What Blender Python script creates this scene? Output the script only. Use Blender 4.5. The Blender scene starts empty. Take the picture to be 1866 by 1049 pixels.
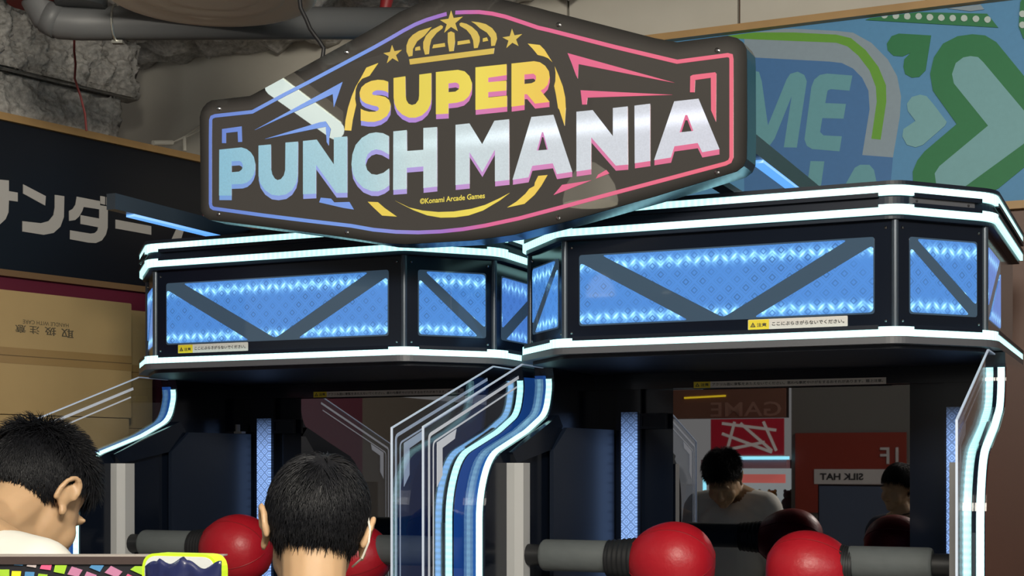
import bpy, bmesh, math, random
from math import sin, cos, pi, radians, sqrt
from mathutils import Vector, Matrix, noise
from mathutils.geometry import tessellate_polygon

C = bpy.context.scene.collection
SC = bpy.context.scene
random.seed(7)

# ------------------------------------------------------------------ camera
cam_data = bpy.data.cameras.new('camera')
cam_data.sensor_width = 36.0
cam_data.lens = 2675.1 * 36.0 / 1866.0
cam_data.shift_y = (850.4 - 524.5) / 1866.0
cam_data.clip_start = 0.05
cam = bpy.data.objects.new('camera', cam_data)
cam.location = (0, 0, 1.55)
cam.rotation_euler = (radians(90), 0, 0)
C.objects.link(cam)
SC.camera = cam

# ------------------------------------------------------------------ world, lights, exposure
world = bpy.data.worlds.new('world')
SC.world = world
world.use_nodes = True
world.node_tree.nodes['Background'].inputs[0].default_value = (0.95, 0.93, 0.88, 1)
world.node_tree.nodes['Background'].inputs[1].default_value = 0.42
SC.view_settings.view_transform = 'Standard'
SC.view_settings.look = 'None'
SC.view_settings.exposure = 0.0
SC.view_settings.gamma = 1.0
SC.view_settings.use_curve_mapping = False
SC.cycles.max_bounces = 8
SC.cycles.transparent_max_bounces = 16
SC.cycles.caustics_reflective = False
SC.cycles.caustics_refractive = False
SC.cycles.sample_clamp_indirect = 4.0


def area_light(name, loc, target, size, power, color, sy=None):
    l = bpy.data.lights.new(name, 'AREA')
    l.shape = 'RECTANGLE'
    l.size = size
    l.size_y = sy or size
    l.energy = power
    l.color = color
    o = bpy.data.objects.new(name, l)
    o.location = loc
    o.rotation_euler = (Vector(target) - Vector(loc)).to_track_quat('-Z', 'Y').to_euler()
    C.objects.link(o)
    return o


area_light('fill_light_hall', (2.7, -0.8, 3.25), (0.6, 5.0, 2.3), 1.6, 85, (1.0, 0.95, 0.86), 1.6)  # added area light without a fixture, general brightness for the hall
area_light('fill_light_near', (0.15, 0.1, 3.28), (-1.6, 4.8, 2.0), 1.0, 240, (1.0, 0.93, 0.80), 1.0)  # added area light without a fixture, aimed to brighten the left-hand cartons

# ------------------------------------------------------------------ materials
MATS = {}


def mat(name, color, rough=0.5, metal=0.0, emit=None, estr=0.0, spec=0.5, coat=0.0, noise_amt=0.0, noise_scale=40.0, bump=0.0):
    if name in MATS:
        return MATS[name]
    m = bpy.data.materials.new(name)
    m.use_nodes = True
    nt = m.node_tree
    b = nt.nodes['Principled BSDF']
    b.inputs['Base Color'].default_value = (*color, 1)
    b.inputs['Roughness'].default_value = rough
    b.inputs['Metallic'].default_value = metal
    b.inputs['Specular IOR Level'].default_value = spec
    b.inputs['Coat Weight'].default_value = coat
    b.inputs['Coat Roughness'].default_value = 0.04
    if emit:
        b.inputs['Emission Color'].default_value = (*emit, 1)
        b.inputs['Emission Strength'].default_value = estr
    if noise_amt or bump:
        tc = nt.nodes.new('ShaderNodeTexCoord')
        nz = nt.nodes.new('ShaderNodeTexNoise')
        nz.inputs['Scale'].default_value = noise_scale
        nz.inputs['Detail'].default_value = 6
        nt.links.new(tc.outputs['Object'], nz.inputs['Vector'])
        if noise_amt:
            mx = nt.nodes.new('ShaderNodeMix')
            mx.data_type = 'RGBA'
            mx.inputs[6].default_value = (*[c * (1 - noise_amt) for c in color], 1)
            mx.inputs[7].default_value = (*[min(1, c * (1 + noise_amt)) for c in color], 1)
            nt.links.new(nz.outputs['Fac'], mx.inputs[0])
            nt.links.new(mx.outputs[2], b.inputs['Base Color'])
        if bump:
            bp = nt.nodes.new('ShaderNodeBump')
            bp.inputs['Strength'].default_value = bump
            bp.inputs['Distance'].default_value = 0.01
            nt.links.new(nz.outputs['Fac'], bp.inputs['Height'])
            nt.links.new(bp.outputs['Normal'], b.inputs['Normal'])
    MATS[name] = m
    return m


def emission_nodes(name):
    m = bpy.data.materials.new(name)
    m.use_nodes = True
    nt = m.node_tree
    return m, nt, nt.nodes['Principled BSDF']


def N(nt, kind, **kw):
    n = nt.nodes.new(kind)
    for k, v in kw.items():
        setattr(n, k, v)
    return n


def M2(nt, op, a, b=None, c=None, clamp=False):
    n = nt.nodes.new('ShaderNodeMath')
    n.operation = op
    n.use_clamp = clamp
    for i, s in enumerate((a, b, c)):
        if s is None:
            continue
        if isinstance(s, (int, float)):
            n.inputs[i].default_value = s
        else:
            nt.links.new(s, n.inputs[i])
    return n.outputs[0]


def led_mat(name, color, strength, dot=0.3, pitch=0.0165):
    """glowing diffuser over a row of light points (U of the UV map = metres along the strip)"""
    m, nt, b = emission_nodes(name)
    uv = N(nt, 'ShaderNodeUVMap')
    sp = N(nt, 'ShaderNodeSeparateXYZ')
    nt.links.new(uv.outputs[0], sp.inputs[0])
    s = M2(nt, 'COSINE', M2(nt, 'MULTIPLY', sp.outputs[0], 2 * pi / pitch))
    e = M2(nt, 'MULTIPLY', M2(nt, 'ADD', M2(nt, 'MULTIPLY', s, dot), 1.0), strength)
    b.inputs['Base Color'].default_value = (0.5, 0.6, 0.62, 1)
    b.inputs['Roughness'].default_value = 0.3
    b.inputs['Emission Color'].default_value = (*color, 1)
    nt.links.new(e, b.inputs['Emission Strength'])
    MATS[name] = m
    return m


def lattice_mat(name, base, strength, rows, rowgain, cell=0.045, zgrad=None, contrast=0.5, thr=0.36, lift=0.0, l1t=0.435):
    """backlit prismatic film: blue glow, engraved diamond lattice, rows of light points behind it.
    X of object space runs along the panel (UV.x), Z is height (UV.y)"""
    m, nt, b = emission_nodes(name)
    uv = N(nt, 'ShaderNodeUVMap')
    sp = N(nt, 'ShaderNodeSeparateXYZ')
    nt.links.new(uv.outputs[0], sp.inputs[0])
    x, z = sp.outputs[0], sp.outputs[1]
    p = M2(nt, 'DIVIDE', M2(nt, 'ADD', x, z), cell)
    q = M2(nt, 'DIVIDE', M2(nt, 'SUBTRACT', x, z), cell)

    def tri(t):
        return M2(nt, 'ABSOLUTE', M2(nt, 'SUBTRACT', M2(nt, 'FRACT', M2(nt, 'ADD', t, 40.0)), 0.5))  # 0 centre .. .5 line
    a, c = tri(p), tri(q)
    dmax = M2(nt, 'MAXIMUM', a, c)                     # .5 on cell borders
    l1 = M2(nt, 'GREATER_THAN', dmax, l1t)
    l2 = M2(nt, 'MULTIPLY', M2(nt, 'GREATER_THAN', dmax, 0.34), M2(nt, 'LESS_THAN', dmax, 0.39))
    l3 = M2(nt, 'MULTIPLY', M2(nt, 'GREATER_THAN', dmax, 0.12), M2(nt, 'LESS_THAN', dmax, 0.22))
    nz = N(nt, 'ShaderNodeTexNoise')
    nz.inputs['Scale'].default_value = 9
    nt.links.new(uv.outputs[0], nz.inputs['Vector'])
    vis = M2(nt, 'MULTIPLY', M2(nt, 'SUBTRACT', nz.outputs['Fac'], thr), 3.4, clamp=True)
    lines = M2(nt, 'MULTIPLY', M2(nt, 'ADD', M2(nt, 'ADD', M2(nt, 'MULTIPLY', l1, 0.5), M2(nt, 'MULTIPLY', l2, 0.35)), M2(nt, 'MULTIPLY', l3, 0.6)), vis)
    # rows of points
    tot = None
    for z0, wdt in rows:
        g = M2(nt, 'EXPONENT', M2(nt, 'MULTIPLY', M2(nt, 'POWER', M2(nt, 'DIVIDE', M2(nt, 'SUBTRACT', z, z0), wdt), 2.0), -1.0))
        cs = M2(nt, 'ADD', M2(nt, 'MULTIPLY', M2(nt, 'COSINE', M2(nt, 'MULTIPLY', x, 2 * pi / 0.0245)), 0.32), 0.68)
        r = M2(nt, 'MULTIPLY', g, cs)
        tot = r if tot is None else M2(nt, 'ADD', tot, r)
    sparkle = M2(nt, 'ADD', M2(nt, 'MULTIPLY', l1, 0.7), M2(nt, 'ADD', M2(nt, 'MULTIPLY', l3, -0.5), 0.75))
    rowv = M2(nt, 'MULTIPLY', M2(nt, 'MULTIPLY', tot, sparkle), rowgain)
    dim = M2(nt, 'SUBTRACT', 1.0, M2(nt, 'MULTIPLY', lines, contrast))
    e = M2(nt, 'MULTIPLY', M2(nt, 'ADD', dim, M2(nt, 'MULTIPLY', M2(nt, 'MULTIPLY', l1, vis), lift)), strength)
    if zgrad:
        za, zb = zgrad
        k = M2(nt, 'DIVIDE', M2(nt, 'SUBTRACT', z, za), zb - za, clamp=True)
        e = M2(nt, 'MULTIPLY', e, k)
    col = N(nt, 'ShaderNodeMix', data_type='RGBA')
    col.inputs[6].default_value = (*base, 1)
    col.inputs[7].default_value = (0.42, 0.92, 1.0, 1)
    nt.links.new(M2(nt, 'MINIMUM', M2(nt, 'MULTIPLY', rowv, 0.8), 0.9), col.inputs[0])
    nt.links.new(col.outputs[2], b.inputs['Emission Color'])
    nt.links.new(M2(nt, 'ADD', e, rowv), b.inputs['Emission Strength'])
    b.inputs['Base Color'].default_value = (0.03, 0.06, 0.12, 1)
    b.inputs['Roughness'].default_value = 0.03
    MATS[name] = m
    return m


def ramp_emit(name, stops, axis, lo, hi, strength, band=None, rough=0.25, base=0.1):
    """backlit print: colour runs along one object axis (0=x, 2=z); band = (z centre, width, gain) of the lamp row behind it"""
    m, nt, b = emission_nodes(name)
    tc = N(nt, 'ShaderNodeTexCoord')
    sp = N(nt, 'ShaderNodeSeparateXYZ')
    nt.links.new(tc.outputs['Object'], sp.inputs[0])
    t = M2(nt, 'DIVIDE', M2(nt, 'SUBTRACT', sp.outputs[axis], lo), hi - lo, clamp=True)
    cr = N(nt, 'ShaderNodeValToRGB')
    el = cr.color_ramp.elements
    while len(el) < len(stops):
        el.new(0.5)
    for e, (p, c) in zip(el, stops):
        e.position = p
        e.color = (*c, 1)
    nt.links.new(t, cr.inputs[0])
    b.inputs['Base Color'].default_value = (base, base, base, 1)
    nt.links.new(cr.outputs[0], b.inputs['Emission Color'])
    b.inputs['Roughness'].default_value = rough
    if band:
        tot = 1.0
        for z0, wd, gain in band:
            # lamp row follows the tilt of the lettering very slightly
            zz = M2(nt, 'SUBTRACT', sp.outputs[2], z0)
            g = M2(nt, 'EXPONENT', M2(nt, 'MULTIPLY', M2(nt, 'POWER', M2(nt, 'DIVIDE', zz, wd), 2.0), -1.0))
            k = M2(nt, 'DIVIDE', M2(nt, 'ADD', sp.outputs[0], 0.25), 0.5, clamp=True)
            tot = M2(nt, 'ADD', M2(nt, 'MULTIPLY', M2(nt, 'MULTIPLY', g, gain), k), tot)
        nz = N(nt, 'ShaderNodeTexNoise')
        nz.inputs['Scale'].default_value = 260
        nt.links.new(tc.outputs['Object'], nz.inputs['Vector'])
        tot = M2(nt, 'MULTIPLY', tot, M2(nt, 'ADD', M2(nt, 'MULTIPLY', nz.outputs['Fac'], 0.3), 0.85))
        nt.links.new(M2(nt, 'MULTIPLY', tot, strength), b.inputs['Emission Strength'])
    else:
        b.inputs['Emission Strength'].default_value = strength
    MATS[name] = m
    return m


def clear_mat(name, tint, refl=1.0, rough=0.0):
    """thin clear sheet: straight-through transmission plus Fresnel gloss"""
    m = bpy.data.materials.new(name)
    m.use_nodes = True
    nt = m.node_tree
    nt.nodes.remove(nt.nodes['Principled BSDF'])
    tr = N(nt, 'ShaderNodeBsdfTransparent')
    tr.inputs[0].default_value = (*tint, 1)
    gl = N(nt, 'ShaderNodeBsdfGlossy')
    gl.inputs['Roughness'].default_value = rough
    gl.inputs[0].default_value = (refl, refl, refl, 1)
    lw = N(nt, 'ShaderNodeLayerWeight')
    lw.inputs[0].default_value = 0.5
    fac = M2(nt, 'ADD', M2(nt, 'MULTIPLY', M2(nt, 'POWER', lw.outputs['Facing'], 5.0), 0.9), 0.04)
    mx = N(nt, 'ShaderNodeMixShader')
    nt.links.new(fac, mx.inputs[0])
    nt.links.new(tr.outputs[0], mx.inputs[1])
    nt.links.new(gl.outputs[0], mx.inputs[2])
    nt.links.new(mx.outputs[0], nt.nodes['Material Output'].inputs[0])
    MATS[name] = m
    return m


# ------------------------------------------------------------------ mesh helpers
class MB:
    def __init__(self):
        self.v, self.f, self.uv = [], [], []

    def box(self, x0, x1, y0, y1, z0, z1, X=None):
        i = len(self.v)
        pts = [(x, y, z) for z in (z0, z1) for y in (y0, y1) for x in (x0, x1)]
        if X:
            pts = [tuple(X(*p)) for p in pts]
        self.v += pts
        for q in ((0, 2, 3, 1), (4, 5, 7, 6), (0, 1, 5, 4), (2, 6, 7, 3), (0, 4, 6, 2), (1, 3, 7, 5)):
            self.face([i + k for k in q])
        return self

    def face(self, idx, uv=None):
        self.f.append(tuple(idx))
        self.uv.append(uv)

    def prism(self, loops, X, d0=0.0, d1=0.002, uvf=None):
        """loops: outer + holes as 2-D points; X(a,b,d) -> 3-D. Face at d1, back at d0"""
        if not isinstance(loops[0][0], (tuple, list)):
            loops = [loops]
        flat = [p for l in loops for p in l]
        tris = tessellate_polygon([[Vector((p[0], p[1], 0)) for p in l] for l in loops])
        i = len(self.v)
        n = len(flat)
        self.v += [tuple(X(a, b, d1)) for a, b in flat]
        self.v += [tuple(X(a, b, d0)) for a, b in flat]
        for t in tris:
            a, b2, c = (flat[k] for k in t)
            area = (b2[0] - a[0]) * (c[1] - a[1]) - (b2[1] - a[1]) * (c[0] - a[0])
            t = t if area > 0 else t[::-1]
            u = [flat[k] for k in t]
            self.face([i + k for k in t], u)
            self.face([i + n + k for k in t[::-1]], u[::-1])
        k0 = 0
        for li, l in enumerate(loops):
            m = len(l)
            ar = sum(l[k][0] * l[(k + 1) % m][1] - l[(k + 1) % m][0] * l[k][1] for k in range(m))
            flip = (ar < 0) ^ (li > 0)
            for k in range(m):
                a, b2 = i + k0 + k, i + k0 + (k + 1) % m
                q = [a, a + n, b2 + n, b2]
                self.face(q[::-1] if flip else q, [l[k], l[k], l[(k + 1) % m], l[(k + 1) % m]])
            k0 += m
        return self

    def tube(self, pts, r, n=10, cap=True, flat=1.0):
        pts = [Vector(p) for p in pts]
        rs = r if isinstance(r, (list, tuple)) else [r] * len(pts)
        i0 = len(self.v)
        up = Vector((0, 0, 1))
        t0 = (pts[1] - pts[0]).normalized()
        if abs(t0.dot(up)) > 0.95:
            up = Vector((1, 0, 0))
        side = t0.cross(up).normalized()
        for k, p in enumerate(pts):
            t = (pts[min(k + 1, len(pts) - 1)] - pts[max(k - 1, 0)]).normalized()
            side = (side - t * side.dot(t)).normalized()
            nn = side.cross(t)
            for j in range(n):
                a = 2 * pi * j / n
                self.v.append(tuple(p + side * (cos(a) * rs[k]) + nn * (sin(a) * rs[k] * flat)))
        for k in range(len(pts) - 1):
            for j in range(n):
                a, b = i0 + k * n + j, i0 + k * n + (j + 1) % n
                self.face((a, b, b + n, a + n))
        if cap:
            self.face([i0 + j for j in range(n)][::-1])
            e = i0 + (len(pts) - 1) * n
            self.face([e + j for j in range(n)])
        return self

    def lathe(self, prof, o, axis, n=24, cap=True):
        """prof: (distance along axis, radius)"""
        o, axis = Vector(o), Vector(axis).normalized()
        s = axis.orthogonal().normalized()
        t = axis.cross(s)
        i0 = len(self.v)
        for d, r in prof:
            for j in range(n):
                a = 2 * pi * j / n
                self.v.append(tuple(o + axis * d + (s * cos(a) + t * sin(a)) * r))
        for k in range(len(prof) - 1):
            for j in range(n):
                a, b = i0 + k * n + j, i0 + k * n + (j + 1) % n
                self.face((a, b, b + n, a + n))
        if cap:
            self.face([i0 + j for j in range(n)][::-1])
            e = i0 + (len(prof) - 1) * n
            self.face([e + j for j in range(n)])
        return self

    def ball(self, c, r, n=10, m=6, M=None):
        r = r if isinstance(r, (tuple, list)) else (r, r, r)
        i0 = len(self.v)
        for k in range(m + 1):
            th = pi * k / m
            for j in range(n):
                a = 2 * pi * j / n
                p = Vector((sin(th) * cos(a) * r[0], sin(th) * sin(a) * r[1], cos(th) * r[2]))
                if M:
                    p = M @ p
                self.v.append(tuple(p + Vector(c)))
        for k in range(m):
            for j in range(n):
                a, b = i0 + k * n + j, i0 + k * n + (j + 1) % n
                self.face((a, a + n, b + n, b))
        return self

    def wall(self, path, z0, z1, X=None, thick=0.004, closed=False):
        """upright ribbon of some thickness along a plan path (outward = right of the walking direction); UV.x = metres"""
        n = len(path)
        L = [0]
        for k in range(n - 1):
            L.append(L[-1] + (Vector(path[k + 1]) - Vector(path[k])).length)
        off = offset_path(path, thick)
        i = len(self.v)
        for k in range(n):
            zz0 = z0(L[k]) if callable(z0) else z0
            zz1 = z1(L[k]) if callable(z1) else z1
            for (a, b), z in ((off[k], zz0), (off[k], zz1), (path[k], zz0), (path[k], zz1)):
                p = (a, b, z)
                self.v.append(tuple(X(*p)) if X else p)
        for k in range(n - 1):
            a, b = i + 4 * k, i + 4 * k + 4
            u = [(L[k], 0), (L[k + 1], 0), (L[k + 1], 1), (L[k], 1)]
            self.face((a, b, b + 1, a + 1), u)
            self.face((a + 1, b + 1, b + 3, a + 3), u)
            self.face((a, a + 2, b + 2, b), u)
            self.face((a + 2, a + 3, b + 3, b + 2), u)
        self.face((i, i + 1, i + 3, i + 2), [(0, 0)] * 4)
        e = i + 4 * (n - 1)
        self.face((e, e + 2, e + 3, e + 1), [(0, 0)] * 4)
        return self

    def build(self, name, m, parent=None, smooth=False, fix=True):
        me = bpy.data.meshes.new(name)
        me.from_pydata(self.v, [], self.f)
        if any(u is not None for u in self.uv):
            ul = me.uv_layers.new(name='UVMap')
            for p, u in zip(me.polygons, self.uv):
                if u:
                    for li, c in zip(p.loop_indices, u):
                        ul.data[li].uv = c[:2]
        if fix:
            bm = bmesh.new()
            bm.from_mesh(me)
            bmesh.ops.recalc_face_normals(bm, faces=bm.faces)
            bm.to_mesh(me)
            bm.free()
        me.materials.append(m)
        if smooth:
            me.polygons.foreach_set('use_smooth', [True] * len(me.polygons))
            if smooth != 'all':
                me.set_sharp_from_angle(angle=radians(40))
        o = bpy.data.objects.new(name, me)
        C.objects.link(o)
        if parent:
            o.parent = parent
        return o


def offset_path(path, d):
    out = []
    n = len(path)
    for k in range(n):
        p = Vector(path[k])
        a = Vector(path[max(k - 1, 0)])
        b = Vector(path[min(k + 1, n - 1)])
        t1 = (p - a).normalized() if k > 0 else (b - p).normalized()
        t2 = (b - p).normalized() if k < n - 1 else t1
        n1 = Vector((t1.y, -t1.x))
        n2 = Vector((t2.y, -t2.x))
        m = (n1 + n2)
        m = m / max(1e-6, m.length)
        out.append(tuple(p + m * (d / max(0.3, m.dot(n1)))))
    return out


def round_poly(pts, r, n=4):
    out = []
    k = len(pts)
    for i in range(k):
        p, a, b = Vector(pts[i]), Vector(pts[i - 1]), Vector(pts[(i + 1) % k])
        da, db = (a - p), (b - p)
        d = min(r, da.length * 0.45, db.length * 0.45)
        s, e = p + da.normalized() * d, p + db.normalized() * d
        for j in range(n + 1):
            t = j / n
            out.append(tuple(s * (1 - t) ** 2 + p * 2 * t * (1 - t) + e * t * t))
    return out


def round_path(pts, rs, n=6):
    out = [tuple(pts[0])]
    for i in range(1, len(pts) - 1):
        r = rs[i] if isinstance(rs, (list, tuple)) else rs
        p, a, b = Vector(pts[i]), Vector(pts[i - 1]), Vector(pts[i + 1])
        da, db = a - p, b - p
        d = min(r, da.length * 0.48, db.length * 0.48)
        s, e = p + da.normalized() * d, p + db.normalized() * d
        for j in range(n + 1):
            t = j / n
            out.append(tuple(s * (1 - t) ** 2 + p * 2 * t * (1 - t) + e * t * t))
    out.append(tuple(pts[-1]))
    return out


def stroke(path, wd):
    """outline polygon of a line of width wd"""
    a = offset_path(path, wd / 2)
    b = offset_path(path, -wd / 2)
    return a + b[::-1]


def empty(name, loc=(0, 0, 0), rz=0.0):
    o = bpy.data.objects.new(name, None)
    o.empty_display_size = 0.1
    o.location = loc
    o.rotation_euler = (0, 0, rz)
    C.objects.link(o)
    return o


def tag(o, label=None, cat=None, group=None, kind=None):
    for k, v in (('label', label), ('category', cat), ('group', group), ('kind', kind)):
        if v:
            o[k] = v
    return o


def text_geo(body, bold=0.0):
    cu = bpy.data.curves.new('text', 'FONT')
    cu.body = body
    cu.size = 1
    cu.offset = bold
    cu.resolution_u = 3
    o = bpy.data.objects.new('text', cu)
    C.objects.link(o)
    bpy.context.view_layer.update()
    dg = bpy.context.evaluated_depsgraph_get()
    me = bpy.data.meshes.new_from_object(o.evaluated_get(dg))
    v = [tuple(p.co[:2]) for p in me.vertices]
    f = [tuple(p.vertices) for p in me.polygons]
    bpy.data.objects.remove(o)
    bpy.data.meshes.remove(me)
    x0, x1 = min(p[0] for p in v), max(p[0] for p in v)
    y0, y1 = min(p[1] for p in v), max(p[1] for p in v)
    return [((a - x0) / (x1 - x0), (b - y0) / (y1 - y0)) for a, b in v], f


def add_text(mb, body, X, a0, a1, b0, b1, d, bold=0.0):
    v, f = text_geo(body, bold)
    i = len(mb.v)
    mb.v += [tuple(X(a0 + (a1 - a0) * p[0], b0 + (b1 - b0) * p[1], d)) for p in v]
    for q in f:
        mb.face([i + k for k in q])
    return mb
PUNCH = [[[(-.7218,.3029),(-.6474,.3026),(-.6307,.2966),(-.6168,.2861),(-.6072,.2724),(-.6025,.2545),(-.603,.2359),(-.608,.2223),(-.6168,.2114),(-.6293,.2035),(-.6446,.2005),(-.6815,.2021),(-.6815,.1706),(-.7226,.1738)],[(-.6815,.2667),(-.6558,.2659),(-.6474,.2618),(-.6429,.2533),(-.6429,.2463),(-.6474,.2396),(-.6558,.2356),(-.6815,.2359)]],[[(-.5911,.3029),(-.5513,.3023),(-.5508,.2361),(-.5467,.2196),(-.5385,.2073),(-.529,.2019),(-.5181,.2038),(-.5086,.213),(-.504,.2276),(-.5032,.3032),(-.4633,.3023),(-.4641,.2242),(-.4646,.2059),(-.4694,.1879),(-.4829,.1705),(-.5018,.1605),(-.5263,.1589),(-.5481,.1629),(-.57,.1774),(-.5851,.1972),(-.5911,.2186)]],[[(-.4468,.3025),(-.4034,.3024),(-.3491,.2296),(-.3491,.303),(-.3079,.3025),(-.3079,.1503),(-.3411,.1524),(-.4058,.2345),(-.4058,.1553),(-.4468,.1567)]],[[(-.1802,.2918),(-.1974,.301),(-.2189,.3052),(-.239,.3041),(-.2622,.2944),(-.2811,.2771),(-.2913,.2526),(-.2942,.225),(-.2898,.1992),(-.2767,.1778),(-.2578,.1598),(-.2333,.1491),(-.2131,.147),(-.1931,.1522),(-.1794,.1604),(-.1794,.2051),(-.1959,.1952),(-.216,.1913),(-.2333,.195),(-.2463,.207),(-.2512,.2213),(-.2512,.2339),(-.2448,.2485),(-.2333,.2571),(-.2189,.2599),(-.2017,.2553),(-.1802,.2428)]],[[(-.166,.3029),(-.1262,.3027),(-.1257,.2471),(-.0763,.246),(-.0763,.3035),(-.0363,.3023),(-.0363,.1461),(-.0763,.1453),(-.0763,.2023),(-.1265,.2028),(-.1265,.1466),(-.1667,.1471)]],[[(.0182,.3029),(.0579,.303),(.0947,.2453),(.1297,.303),(.1706,.3029),(.1711,.1473),(.1312,.1464),(.1312,.2296),(.0947,.1737),(.0579,.2286),(.0579,.1463),(.018,.1458)]],[[(.2334,.3027),(.2939,.3025),(.3453,.1539),(.3035,.1514),(.2924,.1798),(.2353,.178),(.2248,.1495),(.1809,.1468)],[(.2621,.2615),(.266,.2612),(.2795,.2154),(.2478,.2158)]],[[(.3568,.304),(.4004,.3038),(.4542,.2334),(.4542,.3037),(.4927,.3039),(.4938,.1597),(.4616,.1599),(.3959,.2364),(.3959,.156),(.3568,.1539)]],[[(.5109,.3041),(.5513,.3047),(.5513,.1638),(.5116,.1615)]],[[(.6135,.3043),(.6749,.3046),(.7274,.1775),(.6842,.1738),(.6729,.1973),(.6135,.1944),(.6048,.1678),(.5618,.1649)],[(.6412,.2683),(.6467,.2677),(.6619,.2274),(.6267,.2271)]]]
SUPER = [[[(-.1822,.4369),(-.195,.4422),(-.2129,.4451),(-.233,.4444),(-.251,.4388),(-.2634,.4303),(-.269,.4171),(-.2679,.4052),(-.2623,.3943),(-.251,.3863),(-.2308,.3787),(-.2151,.3742),(-.2095,.3687),(-.2118,.3637),(-.2218,.3606),(-.2397,.3623),(-.2555,.3675),(-.2656,.373),(-.2656,.3409),(-.2442,.3359),(-.2241,.3339),(-.204,.3368),(-.1862,.3458),(-.1762,.3605),(-.1751,.376),(-.1795,.3882),(-.1906,.3971),(-.2084,.4025),(-.2263,.4057),(-.2314,.4092),(-.2285,.4148),(-.2173,.4179),(-.2017,.4159),(-.1884,.4116),(-.1822,.407)]],[[(-.1655,.4448),(-.1303,.4456),(-.1294,.3946),(-.1277,.3828),(-.1211,.3724),(-.1101,.3674),(-.0992,.3692),(-.0905,.379),(-.0888,.3904),(-.0883,.4455),(-.053,.4458),(-.053,.3789),(-.0558,.3638),(-.0645,.3493),(-.0807,.3374),(-.1003,.3331),(-.12,.335),(-.1397,.3452),(-.1552,.3603),(-.1629,.3767),(-.1651,.3925)]],[[(-.0393,.4468),(.025,.4457),(.0444,.4398),(.0576,.4264),(.0649,.4082),(.0642,.3909),(.0564,.3743),(.0419,.3638),(.0225,.3607),(-.003,.3607),(-.003,.3344),(-.0393,.3362)],[(-.003,.4133),(.0177,.4137),(.0262,.4097),(.0293,.4033),(.0274,.3948),(.0177,.3897),(-.003,.3903)]],[[(.0757,.4466),(.1638,.4453),(.1638,.4173),(.1116,.4161),(.1116,.4042),(.1633,.4029),(.1628,.3778),(.1116,.3789),(.1116,.3646),(.1649,.364),(.1649,.336),(.0757,.3364)]],[[(.1779,.445),(.2409,.4442),(.2571,.4396),(.271,.4295),(.2813,.4145),(.2836,.3994),(.2779,.3809),(.2675,.3714),(.2583,.3677),(.2836,.3363),(.2432,.336),(.2212,.3624),(.2135,.3628),(.2135,.3354),(.1779,.3347)],[(.2135,.4135),(.2386,.4129),(.2456,.4068),(.2467,.3992),(.2432,.3921),(.234,.3888),(.2135,.3889)]]]
STARS = [[(.0046,.6034),(.0116,.5828),(.0379,.583),(.0164,.5689),(.0238,.5472),(.004,.5608),(-.0153,.5481),(-.0078,.5689),(-.0277,.5825),(-.0029,.5827)],[(-.1709,.5334),(-.1636,.5161),(-.1417,.5171),(-.1591,.5054),(-.1515,.4872),(-.1698,.4983),(-.1861,.4874),(-.1804,.5048),(-.1969,.5148),(-.1768,.5156)],[(.1787,.5344),(.1856,.5168),(.2067,.5176),(.1899,.506),(.1968,.4883),(.1795,.4989),(.1631,.4875),(.169,.5053),(.1521,.5156),(.1727,.5164)]]
CROWN = [[(-.1192,.4899),(.1289,.4906),(.1264,.4766),(-.1165,.4755)],[(-.0529,.567),(-.0745,.5464),(-.0955,.535),(-.1086,.5155),(-.1099,.4982),(-.1205,.497),(-.1271,.5107),(-.1271,.527),(-.1205,.5426),(-.1086,.5529),(-.0902,.5612),(-.0693,.5644)],[(-.0251,.5687),(-.0194,.5652),(-.0212,.5597),(-.0381,.5501),(-.0537,.5346),(-.0589,.5167),(-.0609,.4971),(-.0719,.4968),(-.0771,.5142),(-.0771,.5305),(-.0693,.5458),(-.0537,.559)],[(-.005,.5461),(.0046,.5489),(.0141,.5438),(.0156,.5217),(.0115,.4968),(-.0006,.4971),(-.005,.5218)],[(.034,.5683),(.0289,.5662),(.0302,.5602),(.0494,.5475),(.0621,.5322),(.0684,.5177),(.071,.4972),(.0811,.4972),(.0869,.5132),(.0869,.5246),(.0798,.5392),(.0646,.5537),(.0494,.5632)],[(.0626,.5677),(.0748,.5593),(.0887,.5461),(.1076,.5335),(.1189,.5185),(.1201,.4973),(.1302,.4971),(.1364,.5141),(.1339,.5281),(.1226,.5431),(.1051,.5555),(.0849,.5626)],[(-.1007,.5181),(-.0955,.5198),(-.0876,.5205),(-.0858,.5105),(-.1013,.5105)],[(-.0471,.5199),(-.0142,.5206),(-.0127,.5112),(-.0505,.511)],[(.0238,.5203),(.0575,.5208),(.06,.5118),(.0233,.5111)],[(.0962,.5196),(.1076,.521),(.1113,.5121),(.0962,.5109)]]
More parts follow.
